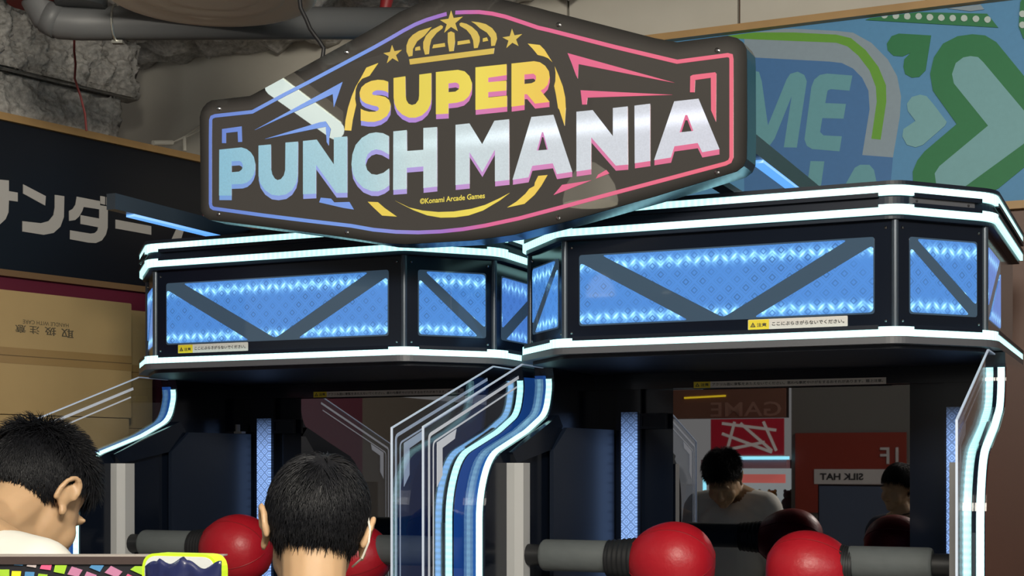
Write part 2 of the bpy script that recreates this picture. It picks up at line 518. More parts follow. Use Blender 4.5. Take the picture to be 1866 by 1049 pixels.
SWOOSH = [[(-.2129,.49),(-.2487,.4819),(-.2645,.458),(-.2815,.4342),(-.2939,.4099),(-.3053,.3794),(-.3133,.3465),(-.3162,.3201),(-.2962,.3172),(-.2917,.3444),(-.2808,.3852),(-.2842,.4029),(-.2826,.4264),(-.2758,.4415),(-.2623,.4538),(-.2397,.4592)],[(.2229,.4914),(.2564,.4839),(.2685,.4713),(.2905,.4367),(.279,.4478),(.2664,.4541),(.2503,.4595),(.2381,.4749)],[(.2974,.4244),(.3077,.401),(.3191,.3722),(.3255,.344),(.3271,.3164),(.3241,.2722),(.31,.3139),(.3065,.3185),(.3008,.353),(.2958,.3758),(.299,.3871),(.2997,.4083)],[(-.2445,.1215),(-.2137,.1183),(-.1933,.1012),(-.1561,.0756),(-.2008,.0815),(-.2274,.1052)],[(.2773,.1513),(.252,.1511),(.2427,.1347),(.2412,.1263),(.2272,.1203),(.2164,.1083),(.1914,.0901),(.1653,.0769),(.2132,.0828),(.2412,.1035),(.2597,.1248)],[(-.1612,.1182),(-.1192,.0973),(-.0792,.0864),(-.0331,.0792),(.0127,.0773),(.0644,.0808),(.1029,.0881),(.141,.1012),(.1719,.1137),(.1442,.0966),(.0965,.0741),(.0548,.0641),(.0159,.0619),(-.0265,.064),(-.066,.0727),(-.1058,.0889),(-.1359,.1044)]]
FLASH = [[(-.7133,.3602),(-.6481,.3617),(-.6466,.3184),(-.6594,.319),(-.6609,.3483),(-.7004,.3482),(-.7004,.3197),(-.7133,.3209)],[(-.6043,.3475),(-.323,.4512),(-.35,.386),(-.3531,.422),(-.465,.3886)],[(-.5705,.3195),(-.3942,.349),(-.376,.3498),(-.3603,.3278),(-.3648,.3069),(-.3662,.2832),(-.3722,.2931),(-.3752,.3355)],[(-.3909,.1434),(-.3588,.1384),(-.3485,.1274),(-.3015,.1252),(-.2878,.1038),(-.3205,.1105),(-.3959,.131)],[(.3323,.4547),(.6134,.3502),(.5726,.3617),(.3617,.4238),(.3598,.3874),(.3553,.3961),(.3434,.4279)],[(.3676,.3572),(.6083,.3212),(.3856,.337),(.3837,.3199),(.3719,.3209)],[(.654,.3615),(.6602,.3642),(.7165,.3645),(.7192,.3609),(.7182,.2448),(.7063,.2733),(.7056,.3525),(.666,.3513),(.6646,.3216),(.6533,.3228)],[(.2941,.0994),(.3173,.1233),(.3967,.1286)],[(.4143,.141),(.4362,.1515),(.4442,.1419),(.4084,.1318)]]
BORDER = [(-.0087,.5963),(-.0328,.5932),(-.0692,.5876),(-.101,.58),(-.1355,.5683),(-.1752,.5526),(-.2286,.5326),(-.4343,.4606),(-.5049,.4372),(-.6126,.3988),(-.7374,.3997),(-.7486,.3969),(-.7523,.3895),(-.7531,.3431),(-.7531,.1539),(-.7505,.1444),(-.743,.1392),(-.5728,.1077),(-.4343,.0836),(-.2962,.0606),(-.2274,.0455),(-.1594,.0354),(-.0928,.0295),(-.0264,.0276),(.0387,.0294),(.1023,.0346),(.1976,.0466),(.3106,.0662),(.4624,.0932),(.7418,.1416),(.7526,.146),(.7567,.1549),(.7567,.3916),(.7554,.3997),(.7472,.4026),(.6204,.4008),(.458,.4559),(.2805,.5191),(.2503,.5291),(.2091,.5471),(.1599,.5681),(.1226,.5806),(.085,.5894),(.0439,.5942),(.0169,.5965)]
OUTLINE = [(-.7898,.4019),(-.786,.4162),(-.7785,.4278),(-.7654,.4389),(-.7486,.445),(-.6216,.4441),(-.6126,.4467),(-.5459,.4701),(-.3218,.551),(-.2085,.5933),(-.1487,.6188),(-.0961,.6331),(-.0441,.6393),(.0169,.6385),(.0724,.6326),(.1273,.6211),(.1722,.6067),(.2503,.5798),(.2805,.5682),(.5627,.4657),(.6198,.4489),(.7472,.4496),(.7703,.4415),(.7851,.4292),(.7932,.4137),(.7945,.3899),(.7952,.2108),(.7939,.149),(.7865,.1325),(.7689,.1208),(.5627,.076),(.3405,.0321),(.1815,.0059),(.0645,-.0013),(-.1289,.001),(-.1951,.0074),(-.3287,.0331),(-.528,.0689),(-.7561,.1076),(-.7748,.1183),(-.786,.1346)]
SCREWS = [(-.7244,.4193),(-.3116,.5305),(-.7244,.1224),(-.3082,.0436),(.3076,.5293),(.7213,.4169),(.3076,.04),(.7213,.1222)]
MURAL = [('band','pale',[(-.325,3.094),(-.148,3.076),(-.001,3.051),(.056,3.038),(.118,2.996),(.173,2.933),(.204,2.873),(.217,2.803),(.213,2.735),(.19,2.599),(.087,2.616),(.112,2.77),(.108,2.834),(.087,2.88),(.056,2.915),(.018,2.938),(-.026,2.948),(-.285,2.991),(-.325,2.998)]),('band','lime',[(-.405,3.091),(-.345,3.087),(-.148,3.063),(-.001,3.038),(.049,3.02),(.099,2.973),(.142,2.911),(.167,2.846),(.168,2.79),(.149,2.663),(.118,2.669),(.136,2.793),(.133,2.844),(.112,2.902),(.074,2.957),(.037,2.993),(-.001,3.01),(-.298,3.057),(-.405,3.074)]),('panel','deep',[(-.325,2.998),(-.285,2.991),(-.026,2.948),(.018,2.938),(.056,2.915),(.087,2.88),(.108,2.834),(.112,2.77),(.087,2.616),(.19,2.599),(.179,2.476),(-.325,2.515)]),('letter','teal',[(-.325,2.84),(-.284,2.943),(-.272,2.939),(-.262,2.905),(-.24,2.748),(-.174,2.902),(-.161,2.92),(-.135,2.925),(-.112,2.911),(-.103,2.888),(-.138,2.661),(-.184,2.666),(-.156,2.842),(-.216,2.7),(-.232,2.679),(-.255,2.675),(-.275,2.686),(-.284,2.7)]),('letter','teal',[(.054,2.891),(.044,2.84),(-.02,2.852),(-.031,2.848),(-.039,2.806),(.032,2.796),(.024,2.746),(-.049,2.755),(-.057,2.708),(-.045,2.695),(.018,2.686),(.01,2.635),(-.084,2.651),(-.103,2.664),(-.111,2.687),(-.087,2.867),(-.077,2.891),(-.058,2.905),(-.033,2.907)]),('letter','teal',[(-.09,2.61),(-.042,2.605),(-.061,2.469),(-.109,2.473)]),('letter','teal',[(-.001,2.465),(.062,2.574),(.08,2.583),(.112,2.58),(.127,2.562),(.149,2.454)]),('heart','green',[(.316,2.997),(.298,2.882),(.277,2.862),(.253,2.862),(.231,2.877),(.225,2.902),(.228,2.927),(.249,2.946),(.222,2.937),(.192,2.943),(.173,2.964),(.17,2.986),(.186,3.01),(.21,3.016)]),('heart','pale2',[(.28,2.802),(.301,2.795),(.322,2.768),(.367,2.702),(.361,2.69),(.289,2.632),(.265,2.626),(.237,2.637),(.222,2.666),(.225,2.691),(.265,2.715),(.24,2.751),(.237,2.776),(.253,2.797)]),('arrow','green',[(.449,2.985),(.49,2.976),(.525,2.95),(.691,2.718),(.691,2.592),(.531,2.467),(.432,2.426),(.259,2.439),(.256,2.545),(.271,2.581),(.295,2.61),(.399,2.692),(.322,2.811),(.313,2.868),(.325,2.922),(.355,2.965),(.402,2.984)]),('arrow','pale2',[(.443,2.913),(.467,2.907),(.484,2.888),(.617,2.708),(.651,2.656),(.609,2.606),(.39,2.457),(.337,2.464),(.328,2.533),(.343,2.556),(.499,2.677),(.39,2.828),(.384,2.86),(.396,2.895),(.42,2.911)]),('band','green',[(.186,3.093),(.496,3.047),(.531,2.997),(.099,3.075),(.142,3.088)]),('band','pale',[(.349,3.085),(.473,3.083),(.487,3.062),(.443,3.062)]),('band','green',[(.6,3.071),(.609,3.085),(.646,3.08),(.646,2.927),(.609,2.953),(.595,2.993)]),('dot','white',[(.174,3.082),(.172,3.076),(.168,3.073),(.163,3.072),(.157,3.074),(.153,3.079),(.152,3.084),(.153,3.09),(.157,3.094),(.163,3.094),(.168,3.092),(.172,3.087)]),('dot','white',[(.212,3.075),(.21,3.07),(.206,3.066),(.201,3.065),(.195,3.067),(.191,3.072),(.19,3.078),(.191,3.083),(.195,3.087),(.201,3.088),(.206,3.085),(.21,3.081)]),('dot','white',[(.249,3.068),(.248,3.063),(.244,3.059),(.239,3.059),(.233,3.061),(.229,3.065),(.228,3.071),(.229,3.077),(.233,3.08),(.239,3.081),(.244,3.079),(.248,3.074)]),('dot','white',[(.287,3.064),(.285,3.058),(.282,3.055),(.276,3.054),(.271,3.056),(.267,3.061),(.265,3.066),(.267,3.072),(.271,3.075),(.276,3.076),(.282,3.074),(.285,3.069)]),('dot','white',[(.324,3.056),(.322,3.051),(.318,3.047),(.313,3.046),(.307,3.048),(.303,3.053),(.302,3.059),(.303,3.064),(.307,3.068),(.313,3.068),(.318,3.066),(.322,3.062)]),('dot','white',[(.361,3.049),(.359,3.044),(.355,3.041),(.35,3.04),(.345,3.042),(.341,3.046),(.339,3.052),(.341,3.058),(.345,3.061),(.35,3.062),(.355,3.06),(.359,3.055)]),('dot','white',[(.397,3.044),(.396,3.038),(.392,3.035),(.387,3.034),(.381,3.036),(.378,3.041),(.376,3.046),(.378,3.052),(.381,3.055),(.387,3.056),(.392,3.054),(.396,3.049)]),('dot','white',[(.434,3.038),(.433,3.033),(.429,3.03),(.423,3.029),(.418,3.031),(.414,3.035),(.413,3.041),(.414,3.046),(.418,3.05),(.423,3.051),(.429,3.049),(.433,3.044)]),('dot','white',[(.472,3.032),(.47,3.027),(.466,3.023),(.461,3.022),(.456,3.024),(.452,3.029),(.45,3.035),(.452,3.04),(.456,3.043),(.461,3.044),(.466,3.042),(.47,3.038)]),('dot','white',[(.508,3.025),(.507,3.02),(.503,3.016),(.498,3.015),(.493,3.017),(.489,3.022),(.487,3.027),(.489,3.033),(.493,3.036),(.498,3.037),(.503,3.035),(.507,3.031)]),('dot','white',[(.618,3.03),(.616,3.025),(.612,3.021),(.607,3.02),(.602,3.022),(.598,3.027),(.597,3.032),(.598,3.038),(.602,3.041),(.607,3.042),(.612,3.04),(.616,3.035)]),('dot','white',[(.618,2.994),(.616,2.988),(.612,2.985),(.607,2.984),(.602,2.986),(.598,2.991),(.597,2.996),(.598,3.002),(.602,3.005),(.607,3.006),(.612,3.004),(.616,2.999)])]
KANA = [[(-.693,2.619),(-.595,2.626),(-.595,2.586),(-.557,2.586),(-.557,2.552),(-.595,2.551),(-.597,2.506),(-.609,2.479),(-.633,2.456),(-.693,2.436)],[(-.533,2.621),(-.433,2.591),(-.436,2.554),(-.533,2.586)],[(-.392,2.602),(-.349,2.603),(-.351,2.522),(-.367,2.482),(-.398,2.454),(-.442,2.441),(-.536,2.442),(-.536,2.481),(-.455,2.484),(-.42,2.497),(-.398,2.523),(-.392,2.554)],[(-.291,2.61),(-.182,2.608),(-.181,2.592),(-.143,2.592),(-.144,2.507),(-.153,2.478),(-.172,2.453),(-.201,2.439),(-.235,2.436),(-.322,2.439),(-.322,2.474),(-.227,2.473),(-.206,2.478),(-.193,2.49),(-.189,2.503),(-.273,2.505),(-.273,2.54),(-.184,2.538),(-.184,2.575),(-.259,2.574),(-.266,2.556),(-.281,2.533),(-.299,2.517),(-.326,2.51),(-.327,2.549),(-.31,2.559),(-.297,2.578)],[(-.179,2.629),(-.157,2.629),(-.157,2.597),(-.179,2.598)],[(-.15,2.629),(-.134,2.629),(-.134,2.595),(-.15,2.597)],[(-.105,2.545),(.074,2.542),(.074,2.506),(-.105,2.509)],[(.211,2.556),(.248,2.552),(.211,2.458),(.155,2.452)]]
# ------------------------------------------------------------------ material library
black = mat('black_gloss', (0.005, 0.008, 0.016), 0.14, spec=0.34)
blackm = mat('black_satin', (0.006, 0.010, 0.02), 0.42, spec=0.25)
steel = mat('dark_steel', (0.05, 0.065, 0.085), 0.3, metal=0.3)
greym = mat('grey_plate', (0.09, 0.095, 0.11), 0.45)
screwm = mat('screw', (0.25, 0.25, 0.26), 0.25, metal=1.0)
blue_spill = mat('blue_spill', (0.01, 0.06, 0.22), 0.25, emit=(0.015, 0.085, 0.34), estr=0.55)  # blue LED light on the side walls, painted in with a faint glow
brown_side = mat('brown_side', (0.07, 0.025, 0.02), 0.15)  # brown tone over the right machine's outer side wall
padm = mat('white_pad', (0.46, 0.47, 0.475), 0.55, noise_amt=0.04, noise_scale=6)
led = led_mat('led_white', (0.50, 1.0, 0.98), 1.4, 0.16)
led_in = led_mat('led_cyan', (0.34, 0.86, 1.0), 1.15, 0.3)
led_dim = led_mat('led_blue', (0.16, 0.42, 0.95), 0.75, 0.25)
acryl = clear_mat('clear_acrylic', (0.90, 0.93, 0.97), 0.9)
edge_m = mat('acrylic_edge', (0.55, 0.62, 0.72), 0.3, emit=(0.5, 0.62, 0.85), estr=0.22)  # strip light caught in the sheet edge, put in as emission
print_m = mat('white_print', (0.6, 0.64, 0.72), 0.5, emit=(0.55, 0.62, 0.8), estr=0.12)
lit = lattice_mat('lit_panel_front', (0.085, 0.31, 0.86), 0.72, ((2.081, 0.013), (1.944, 0.012)), 0.8, contrast=0.7, thr=0.3, lift=0.35)
lit2 = lattice_mat('lit_panel_side', (0.09, 0.27, 0.82), 0.72, ((2.082, 0.014), (1.943, 0.012)), 0.6, contrast=0.6, thr=0.32, lift=0.3)
glassp = mat('slate_pane', (0.03, 0.05, 0.075), 0.03, emit=(0.05, 0.09, 0.14), estr=0.45)
column_m = lattice_mat('light_column', (0.3, 0.50, 1.0), 1.1, (), 0.0, cell=0.030, zgrad=(1.725, 1.61), contrast=1.1, thr=0.05, l1t=0.40)
mirror_m = mat('mirror_acrylic', (0.27, 0.27, 0.285), 0.012, metal=1.0)
sticker_w = mat('sticker_white', (0.62, 0.6, 0.58), 0.5)
sticker_y = mat('sticker_yellow', (0.75, 0.6, 0.03), 0.5)
ink = mat('ink', (0.02, 0.02, 0.025), 0.6)
red_m = mat('red_leather', (0.42, 0.009, 0.02), 0.42, bump=0.12, noise_scale=70)
seam_m = mat('red_seam', (0.28, 0.006, 0.012), 0.5)
bellow_m = mat('black_rubber', (0.012, 0.013, 0.015), 0.5)
tube_m = mat('grey_foam', (0.095, 0.108, 0.112), 0.7, noise_amt=0.1, noise_scale=30, bump=0.2)

# ------------------------------------------------------------------ setting
PH = 0.4165                                     # yaw of both cabinets, the marquee and the mural wall
EX, EY = Vector((cos(PH), -sin(PH), 0)), Vector((sin(PH), cos(PH), 0))
OL, OR = Vector((-0.71325, 4.30516, 0)), Vector((0.52196, 3.70796, 0))


def Lc(u, v, z):
    return OL + EX * u + EY * v + Vector((0, 0, z))


def Rc(u, v, z):
    return OR + EX * u + EY * v + Vector((0, 0, z))


AL = Vector((-1.543, 6.0, 0))
AD = Vector((sin(radians(37.15)), cos(radians(37.15)), 0))
AN = Vector((cos(radians(37.15)), -sin(radians(37.15)), 0))


def Sd(s, off, z):                               # along / out from the left partition
    return AL + AD * s + AN * off + Vector((0, 0, z))


wallw = mat('wall_panel_paint', (0.52, 0.495, 0.435), 0.75, noise_amt=0.10, noise_scale=5, bump=0.05)
tan = mat('tan_wood_trim', (0.42, 0.26, 0.11), 0.5, noise_amt=0.15, noise_scale=12)
brown = mat('brown_wood', (0.095, 0.034, 0.016), 0.45, noise_amt=0.2, noise_scale=7)
maroon = mat('maroon_paint', (0.12, 0.008, 0.03), 0.6)
floor_m = mat('floor_vinyl', (0.58, 0.54, 0.48), 0.4, noise_amt=0.1)
rock = mat('sprayed_insulation', (0.46, 0.445, 0.425), 0.95, noise_amt=0.8, noise_scale=55, bump=0.8)
sealant = mat('panel_joint', (0.09, 0.085, 0.08), 0.8)

MB().box(-9, 9, -7, 9, -0.1, 0).build('floor', floor_m)['kind'] = 'structure'

# back wall: the wood-brown lower wall and the pale sheets above, in the frame of the right cabinet
wb = MB()
wb.box(-1.7, 4.5, 1.5, 1.6, 0.0, 4.2, X=Rc).box(-6.0, -1.7, 1.645, 1.72, 0.0, 4.2, X=Rc)
wall_back = wb.build('wall_back', brown)
wall_back['kind'] = 'structure'
for a, b, v, z0 in ((-6.0, -3.6, 1.62, 2.6), (-3.6, -1.7, 1.62, 2.6), (-1.7, -0.995, 1.474, 3.11), (-0.995, -0.345, 1.474, 3.11), (-0.345, 0.3, 1.474, 3.11), (0.3, 0.95, 1.474, 3.11), (0.95, 2.9, 1.474, 3.11), (2.9, 4.5, 1.474, 3.11)):
    g = 0.005
    MB().box(a + g, b - g, v, v + 0.0255, z0, 3.75, X=Rc).build('wall_panel', wallw, wall_back)
t = MB().box(-1.7, 4.5, 1.44, 1.499, 3.083, 3.108, X=Rc)
t.build('trim_1', tan)['kind'] = 'structure'
t = MB().box(-1.69, 4.5, 1.45, 1.499, 2.394, 2.42, X=Rc)
t.build('trim_2', tan)['kind'] = 'structure'
for k in range(6):                               # brown boards right of the cabinet
    a = -0.6 + k * 0.62
    MB().box(a, a + 0.612, 1.478, 1.499, 0.1, 2.392, X=Rc).build('wood_board', brown, wall_back)

# left partition: maroon lower wall (the black signboard hangs on it)
wl = MB().box(-5.0, 0.45, -0.1, -0.004, 0.0, 2.845, X=Sd)
wall_left = wl.build('wall_left', maroon)
wall_left['kind'] = 'structure'
MB().box(-5.0, 0.37, -0.1, 0.03, 2.846, 2.874, X=Sd).build('trim_3', tan)['kind'] = 'structure'
MB().box(-5.0, 0.37, -0.003, 0.02, 2.266, 2.29, X=Sd).build('trim_4', mat('dark_wood_trim', (0.2, 0.12, 0.06), 0.5))['kind'] = 'structure'

# outer hall (out of frame, closes the room)
MB().box(5.2, 5.3, -7, 9, 0, 4.2).build('wall_right', wallw)['kind'] = 'structure'


def rough_sheet(name, X, a0, a1, b0, b1, na, nb, amp, scale, seed, ragged=0.0):
    """sprayed insulation: a lumpy displaced slab, X(a,b,d)"""
    mb = MB()
    sd = Vector((seed * 7.3, seed * 3.1, seed))
    for i in range(na + 1):
        for j in range(nb + 1):
            a, b = a0 + (a1 - a0) * i / na, b0 + (b1 - b0) * j / nb
            p = Vector((a * scale, b * scale, 0)) + sd
            d = noise.turbulence(p, 4, False) * amp + noise.noise(p * 6) * amp * 0.35
            e = noise.noise(p * 2.5 + Vector((9, 9, 9))) * ragged
            ea = e if i in (0, na) else 0
            eb = e if j in (0, nb) else 0
            mb.v.append(tuple(X(a + ea, b + eb, d)))
    for i in range(na):
        for j in range(nb):
            q = i * (nb + 1) + j
            mb.face((q, q + nb + 1, q + nb + 2, q + 1))
    k = len(mb.v)                                # closed back
    for a, b in ((a0, b0), (a1, b0), (a1, b1), (a0, b1)):
        mb.v.append(tuple(X(a, b, -0.06)))
    mb.face((k, k + 3, k + 2, k + 1))
    def rim(ids, c0, c1):
        for x, y in zip(ids[:-1], ids[1:]):
            mb.face((x, y, c1)) if False else mb.face((x, y, c0))
        mb.face((ids[-1], c1, c0))
    rim([i * (nb + 1) for i in range(na + 1)], k, k + 1)
    rim([na * (nb + 1) + j for j in range(nb + 1)], k + 1, k + 2)
    rim([i * (nb + 1) + nb for i in range(na, -1, -1)], k + 2, k + 3)
    rim([j for j in range(nb, -1, -1)], k + 3, k)
    return mb.build(name, rock, None, smooth='all')


ceil_o = rough_sheet('ceiling', lambda a, b, d: Vector((a, b, 3.30 - d * 1.0)), -5.5, 5.2, 2.6, 8.2, 300, 200, 0.05, 9.0, 1)
ceil_o['kind'] = 'structure'
MB().box(-9, 9, -7, 9, 3.37, 3.5).build('ceiling_slab', mat('ceiling_paint', (0.3, 0.29, 0.27), 0.8))['kind'] = 'structure'
r1 = rough_sheet('trim_5', lambda a, b, d: Sd(a, 0.0 + d, b), -2.4, 0.012, 3.045, 3.32, 300, 44, 0.05, 13.0, 3, 0.012)
r1['kind'] = 'structure'
r2 = rough_sheet('trim_6', lambda a, b, d: Sd(a, -0.035 + d, b), -2.4, -0.045, 2.85, 3.08, 260, 40, 0.03, 11.0, 5, 0.008)
r2['kind'] = 'structure'

# mural on the back wall
MC = {'pale': (0.26, 0.34, 0.41), 'lime': (0.13, 0.36, 0.035), 'deep': (0.055, 0.175, 0.41), 'teal': (0.13, 0.35, 0.41), 'green': (0.02, 0.19, 0.07),
      'pale2': (0.19, 0.41, 0.45), 'white': (0.5, 0.6, 0.58)}


def Rw(a, b, d):
    return Rc(a, 1.474 - d, b)


mur = empty('wall_mural', Rc(0.2, 1.47, 2.42), 0)
tag(mur, 'blue wall mural with green arrow, hearts and rounded pale letters behind the right cabinet', 'mural')
bpy.context.view_layer.update()
MIW = Matrix.Translation(-mur.location)


def Mw(a, b, d):
    return MIW @ Rw(a, b, d)


mb_ = MB().prism([(-1.68, 2.42), (4.4, 2.42), (4.4, 3.083), (-1.68, 3.083)], Mw, -0.02, 0.0)
mb_.build('backdrop', mat('mural_blue', (0.09, 0.28, 0.52), 0.6, noise_amt=0.06, noise_scale=60), mur)


def clip(loop, lo, hi):
    for sgn, lim in ((1, hi), (-1, -lo)):
        out = []
        for k in range(len(loop)):
            p, q = loop[k], loop[(k + 1) % len(loop)]
            a, b = sgn * p[1] <= lim, sgn * q[1] <= lim
            if a:
                out.append(p)
            if a != b:
                t = (lim / sgn - p[1]) / (q[1] - p[1])
                out.append((p[0] + (q[0] - p[0]) * t, lim / sgn))
        loop = out
    return loop


for k, (nm, col, loop) in enumerate(MURAL):
    loop = clip(loop, 2.423, 3.08)
    if len(loop) > 2:
        MB().prism(loop, Mw, 0.0, 0.0006 + 0.0004 * k).build(nm, mat('mural_' + col, MC[col], 0.6, noise_amt=0.06, noise_scale=60), mur)

# black signboard on the left partition
sgn = empty('signboard', Sd(-0.3, 0, 2.29))
tag(sgn, 'black wall signboard with big pale grey katakana letters at upper left', 'signboard')
SIW = Matrix.Translation(-sgn.location)
MB().prism([(-4.0, 2.29), (0.35, 2.29), (0.35, 2.845), (-4.0, 2.845)], lambda a, b, d: SIW @ Sd(a, d, b), -0.003, 0.012).build('board', mat('signboard_black', (0.006, 0.008, 0.014), 0.3), sgn)
kana_m = mat('kana_grey', (0.5, 0.48, 0.46), 0.6)
for loop in KANA:
    MB().prism(loop, lambda a, b, d: SIW @ Sd(a, d, b), 0.012, 0.015).build('letter', kana_m, sgn)

# ------------------------------------------------------------------ the two punching machines
CG = 0.83106
CU, CV, W2 = 0.20468, 0.22428, 0.4453
DEPTH = 0.98
PLAN = [(-W2 - CU, DEPTH), (-W2 - CU, CV), (-W2, 0), (W2, 0), (W2 + CU, CV), (W2 + CU, DEPTH)]


def plan(off, r=0.05):
    return round_path(offset_path(PLAN, -off), [0, r, r * 0.6, r * 0.6, r, 0])


def path_len(p):
    return sum((Vector(p[k + 1]) - Vector(p[k])).length for k in range(len(p) - 1))


def corner_stations(off, r):
    """distances along the rounded path at which the four corners sit"""
    rp = offset_path(PLAN, -off)
    full = plan(off, r)
    out = []
    L = 0
    acc = [0]
    for k in range(len(full) - 1):
        acc.append(acc[-1] + (Vector(full[k + 1]) - Vector(full[k])).length)
    for c in rp[1:-1]:
        j = min(range(len(full)), key=lambda q: (Vector(full[q]) - Vector(c)).length)
        out.append(acc[j])
    return full, acc, out


def slice_path(full, acc, a, b):
    out = []
    for k in range(len(full) - 1):
        s, e = acc[k], acc[k + 1]
        if e < a or s > b:
            continue
        P, Q = Vector(full[k]), Vector(full[k + 1])
        t0, t1 = max(0, (a - s) / (e - s)), min(1, (b - s) / (e - s))
        if not out:
            out.append(tuple(P.lerp(Q, t0)))
        out.append(tuple(P.lerp(Q, t1)))
    return out


PROFILE = round_path([(0.352, 1.845), (0.372, 1.79), (0.345, 1.705), (0.20, 1.648), (-0.05, 1.578), (-0.112, 1.47), (-0.114, 0.0)], [0, .05, .10, .02, .12, .10, 0], 6)


def canopy_slab(off, z0, z1, r=0.05):
    p = plan(off, r)
    return MB().prism(p, lambda a, b, d: (a, b, d), z0, z1)


def face_frame(i, off=0.03):
    """plan corner i..i+1 of the inset canopy box -> origin, direction, outward normal, length"""
    rp = offset_path(PLAN, -off)
    a, b = Vector(rp[i]), Vector(rp[i + 1])
    t = (b - a)
    L = t.length
    t.normalize()
    return a, t, Vector((t.y, -t.x)), L


def face_X(o, t, n):
    return lambda a, b, d: (o.x + t.x * a + n.x * d, o.y + t.y * a + n.y * d, b)


def make_machine(root, both):
    P = root
    # lid, LED bands and their cover strips -------------------------------------------------
    canopy_slab(0.012, 2.15, 2.236).build('canopy_lid', blackm, P)
    canopy_slab(-0.001, 2.2305, 2.24).build('lid_edge', mat('soffit_black', (0.006, 0.010, 0.02), 0.5, spec=0.4), P)
    for zz0, zz1, cov in ((2.206, 2.230, 'lo'), (2.160, 2.184, 'hi'), (1.866, 1.889, 'hi')):
        full, acc, cs = corner_stations(0.010, 0.05)
        MB().wall(full, zz0, zz1, thick=0.008).build('led_strip', led, P, fix=False)
        ends = [0.0] + cs + [acc[-1]]
        for k in range(len(ends) - 1):
            a = ends[k] + (0.042 if k else 0)
            b = ends[k + 1] - (0.042 if k < len(ends) - 2 else 0)
            pth = slice_path(full, acc, a, b)
            if cov == 'lo':
                MB().wall(pth, zz0 - 0.004, zz0 + 0.0065, thick=0.0105).build('strip_cover', blackm, P, fix=False)
            else:
                MB().wall(pth, zz1 - 0.0065, zz1 + 0.004, thick=0.0105).build('strip_cover', blackm, P, fix=False)
    # grey name plate between the two upper bands on the right chamfer
    o, t, n, L = face_frame(3, 0.012)
    pl = MB().prism([(0.035, 2.186), (L - 0.06, 2.186), (L - 0.06, 2.203), (0.035, 2.203)], face_X(o, t, n), 0, 0.004).build('band_plate', greym, P)
    for a in (0.055, L - 0.08):
        x = face_X(o, t, n)
        MB().ball(x(a, 2.1945, 0.004), 0.0035, 8, 4).build('screw', ink, pl)
    # canopy box: five faces with lit windows -----------------------------------------------
    for i in range(5):
        o, t, n, L = face_frame(i)
        X = face_X(o, t, n)
        pn = MB().prism([(0.006, 1.87), (L - 0.006, 1.87), (L - 0.006, 2.165), (0.006, 2.165)], X, -0.02, 0.0).build('canopy_panel', black, P)
        if i == 2:
            w0, w1 = L / 2 - 0.386, L / 2 + 0.380
            c = L / 2
            tris = [[(c - 0.325, 2.107), (c + 0.004, 1.930), (c + 0.318, 2.107)], [(w0, 2.091), (w0, 1.927), (c - 0.088, 1.927)], [(c + 0.083, 1.927), (w1, 1.927), (w1, 2.091)]]
            mt = lit
        else:
            if i in (1, 3):
                w0, w1 = 0.045, L - 0.03
            else:
                w0, w1 = 0.05, 0.36
            wl_, hi_, lo_ = w1 - w0, 2.107, 1.927
            # distance measured from the front corner on chamfers, from the chamfer corner on the sides
            tri_a = [(0.018, hi_), (wl_, hi_), (wl_, hi_ - 0.155)]
            tri_b = [(0.0, hi_ - 0.022), (0.0, lo_), (wl_ - 0.022, lo_)]
            if i in (0, 4):
                tri_a = [(0.0, hi_), (wl_ - 0.03, hi_), (0.0, lo_ + 0.03)]
                tri_b = [(wl_, hi_ - 0.03), (wl_, lo_), (0.03, lo_)]
            fl = (lambda s: w0 + s) if i in (3, 4) else (lambda s: L - w0 - s)
            tris = [[(fl(a), b) for a, b in q] for q in (tri_a, tri_b)]
            a_, b_ = fl(0), fl(wl_)
            w0, w1 = min(a_, b_), max(a_, b_)
            mt = lit if i in (1, 3) else lit2
        MB().prism(round_poly([(w0 - 0.003, 1.923), (w1 + 0.003, 1.923), (w1 + 0.003, 2.111), (w0 - 0.003, 2.111)], 0.008), X, -0.002, 0.0012).build('window_pane', glassp, pn)
        for q in tris:
            MB().prism(round_poly(q, 0.012), X, 0.0, 0.0028).build('lit_panel', mt, pn)
        for a in (0.022, L - 0.022):
            if i in (1, 2, 3):
                for z in (1.905, 2.132):
                    MB().ball(X(a, z, 0), 0.0042, 8, 4).build('screw', screwm, pn)
    for c in offset_path(PLAN, -0.032)[1:-1]:
        MB().lathe([(0, 0.009), (0.30, 0.009)], (c[0], c[1], 1.868), (0, 0, 1), 12).build('corner_post', steel, P, smooth=True)
    # lower lip and soffit
    canopy_slab(0.0, 1.848, 1.8655).build('canopy_lip', greym, P)
    canopy_slab(0.03, 1.838, 1.850).build('canopy_soffit', mat('soffit_black', (0.006, 0.010, 0.02), 0.5, spec=0.4), P)
    # warning sticker under the front window
    o, t, n, L = face_frame(2)
    X = face_X(o, t, n)
    c = L / 2
    s0, s1 = (c + 0.068, c + 0.318) if both else (c - 0.345, c - 0.092)
    st = MB().prism(round_poly([(s0, 1.895), (s1, 1.895), (s1, 1.9215), (s0, 1.9215)], 0.003), X, 0, 0.0015).build('warning_sticker', sticker_w, P)
    MB().prism([(s0 + .001, 1.896), (s0 + 0.054, 1.896), (s0 + 0.054, 1.9205), (s0 + .001, 1.9205)], X, 0.001, 0.0022).build('yellow_field', sticker_y, st)
    tx = MB()
    add_text(tx, '注意', X, s0 + 0.023, s0 + 0.048, 1.902, 1.912, 0.0026, 0.02)
    add_text(tx, 'ここにぶらさがらないでください。', X, s0 + 0.062, s1 - 0.008, 1.904, 1.914, 0.0026, 0.015)
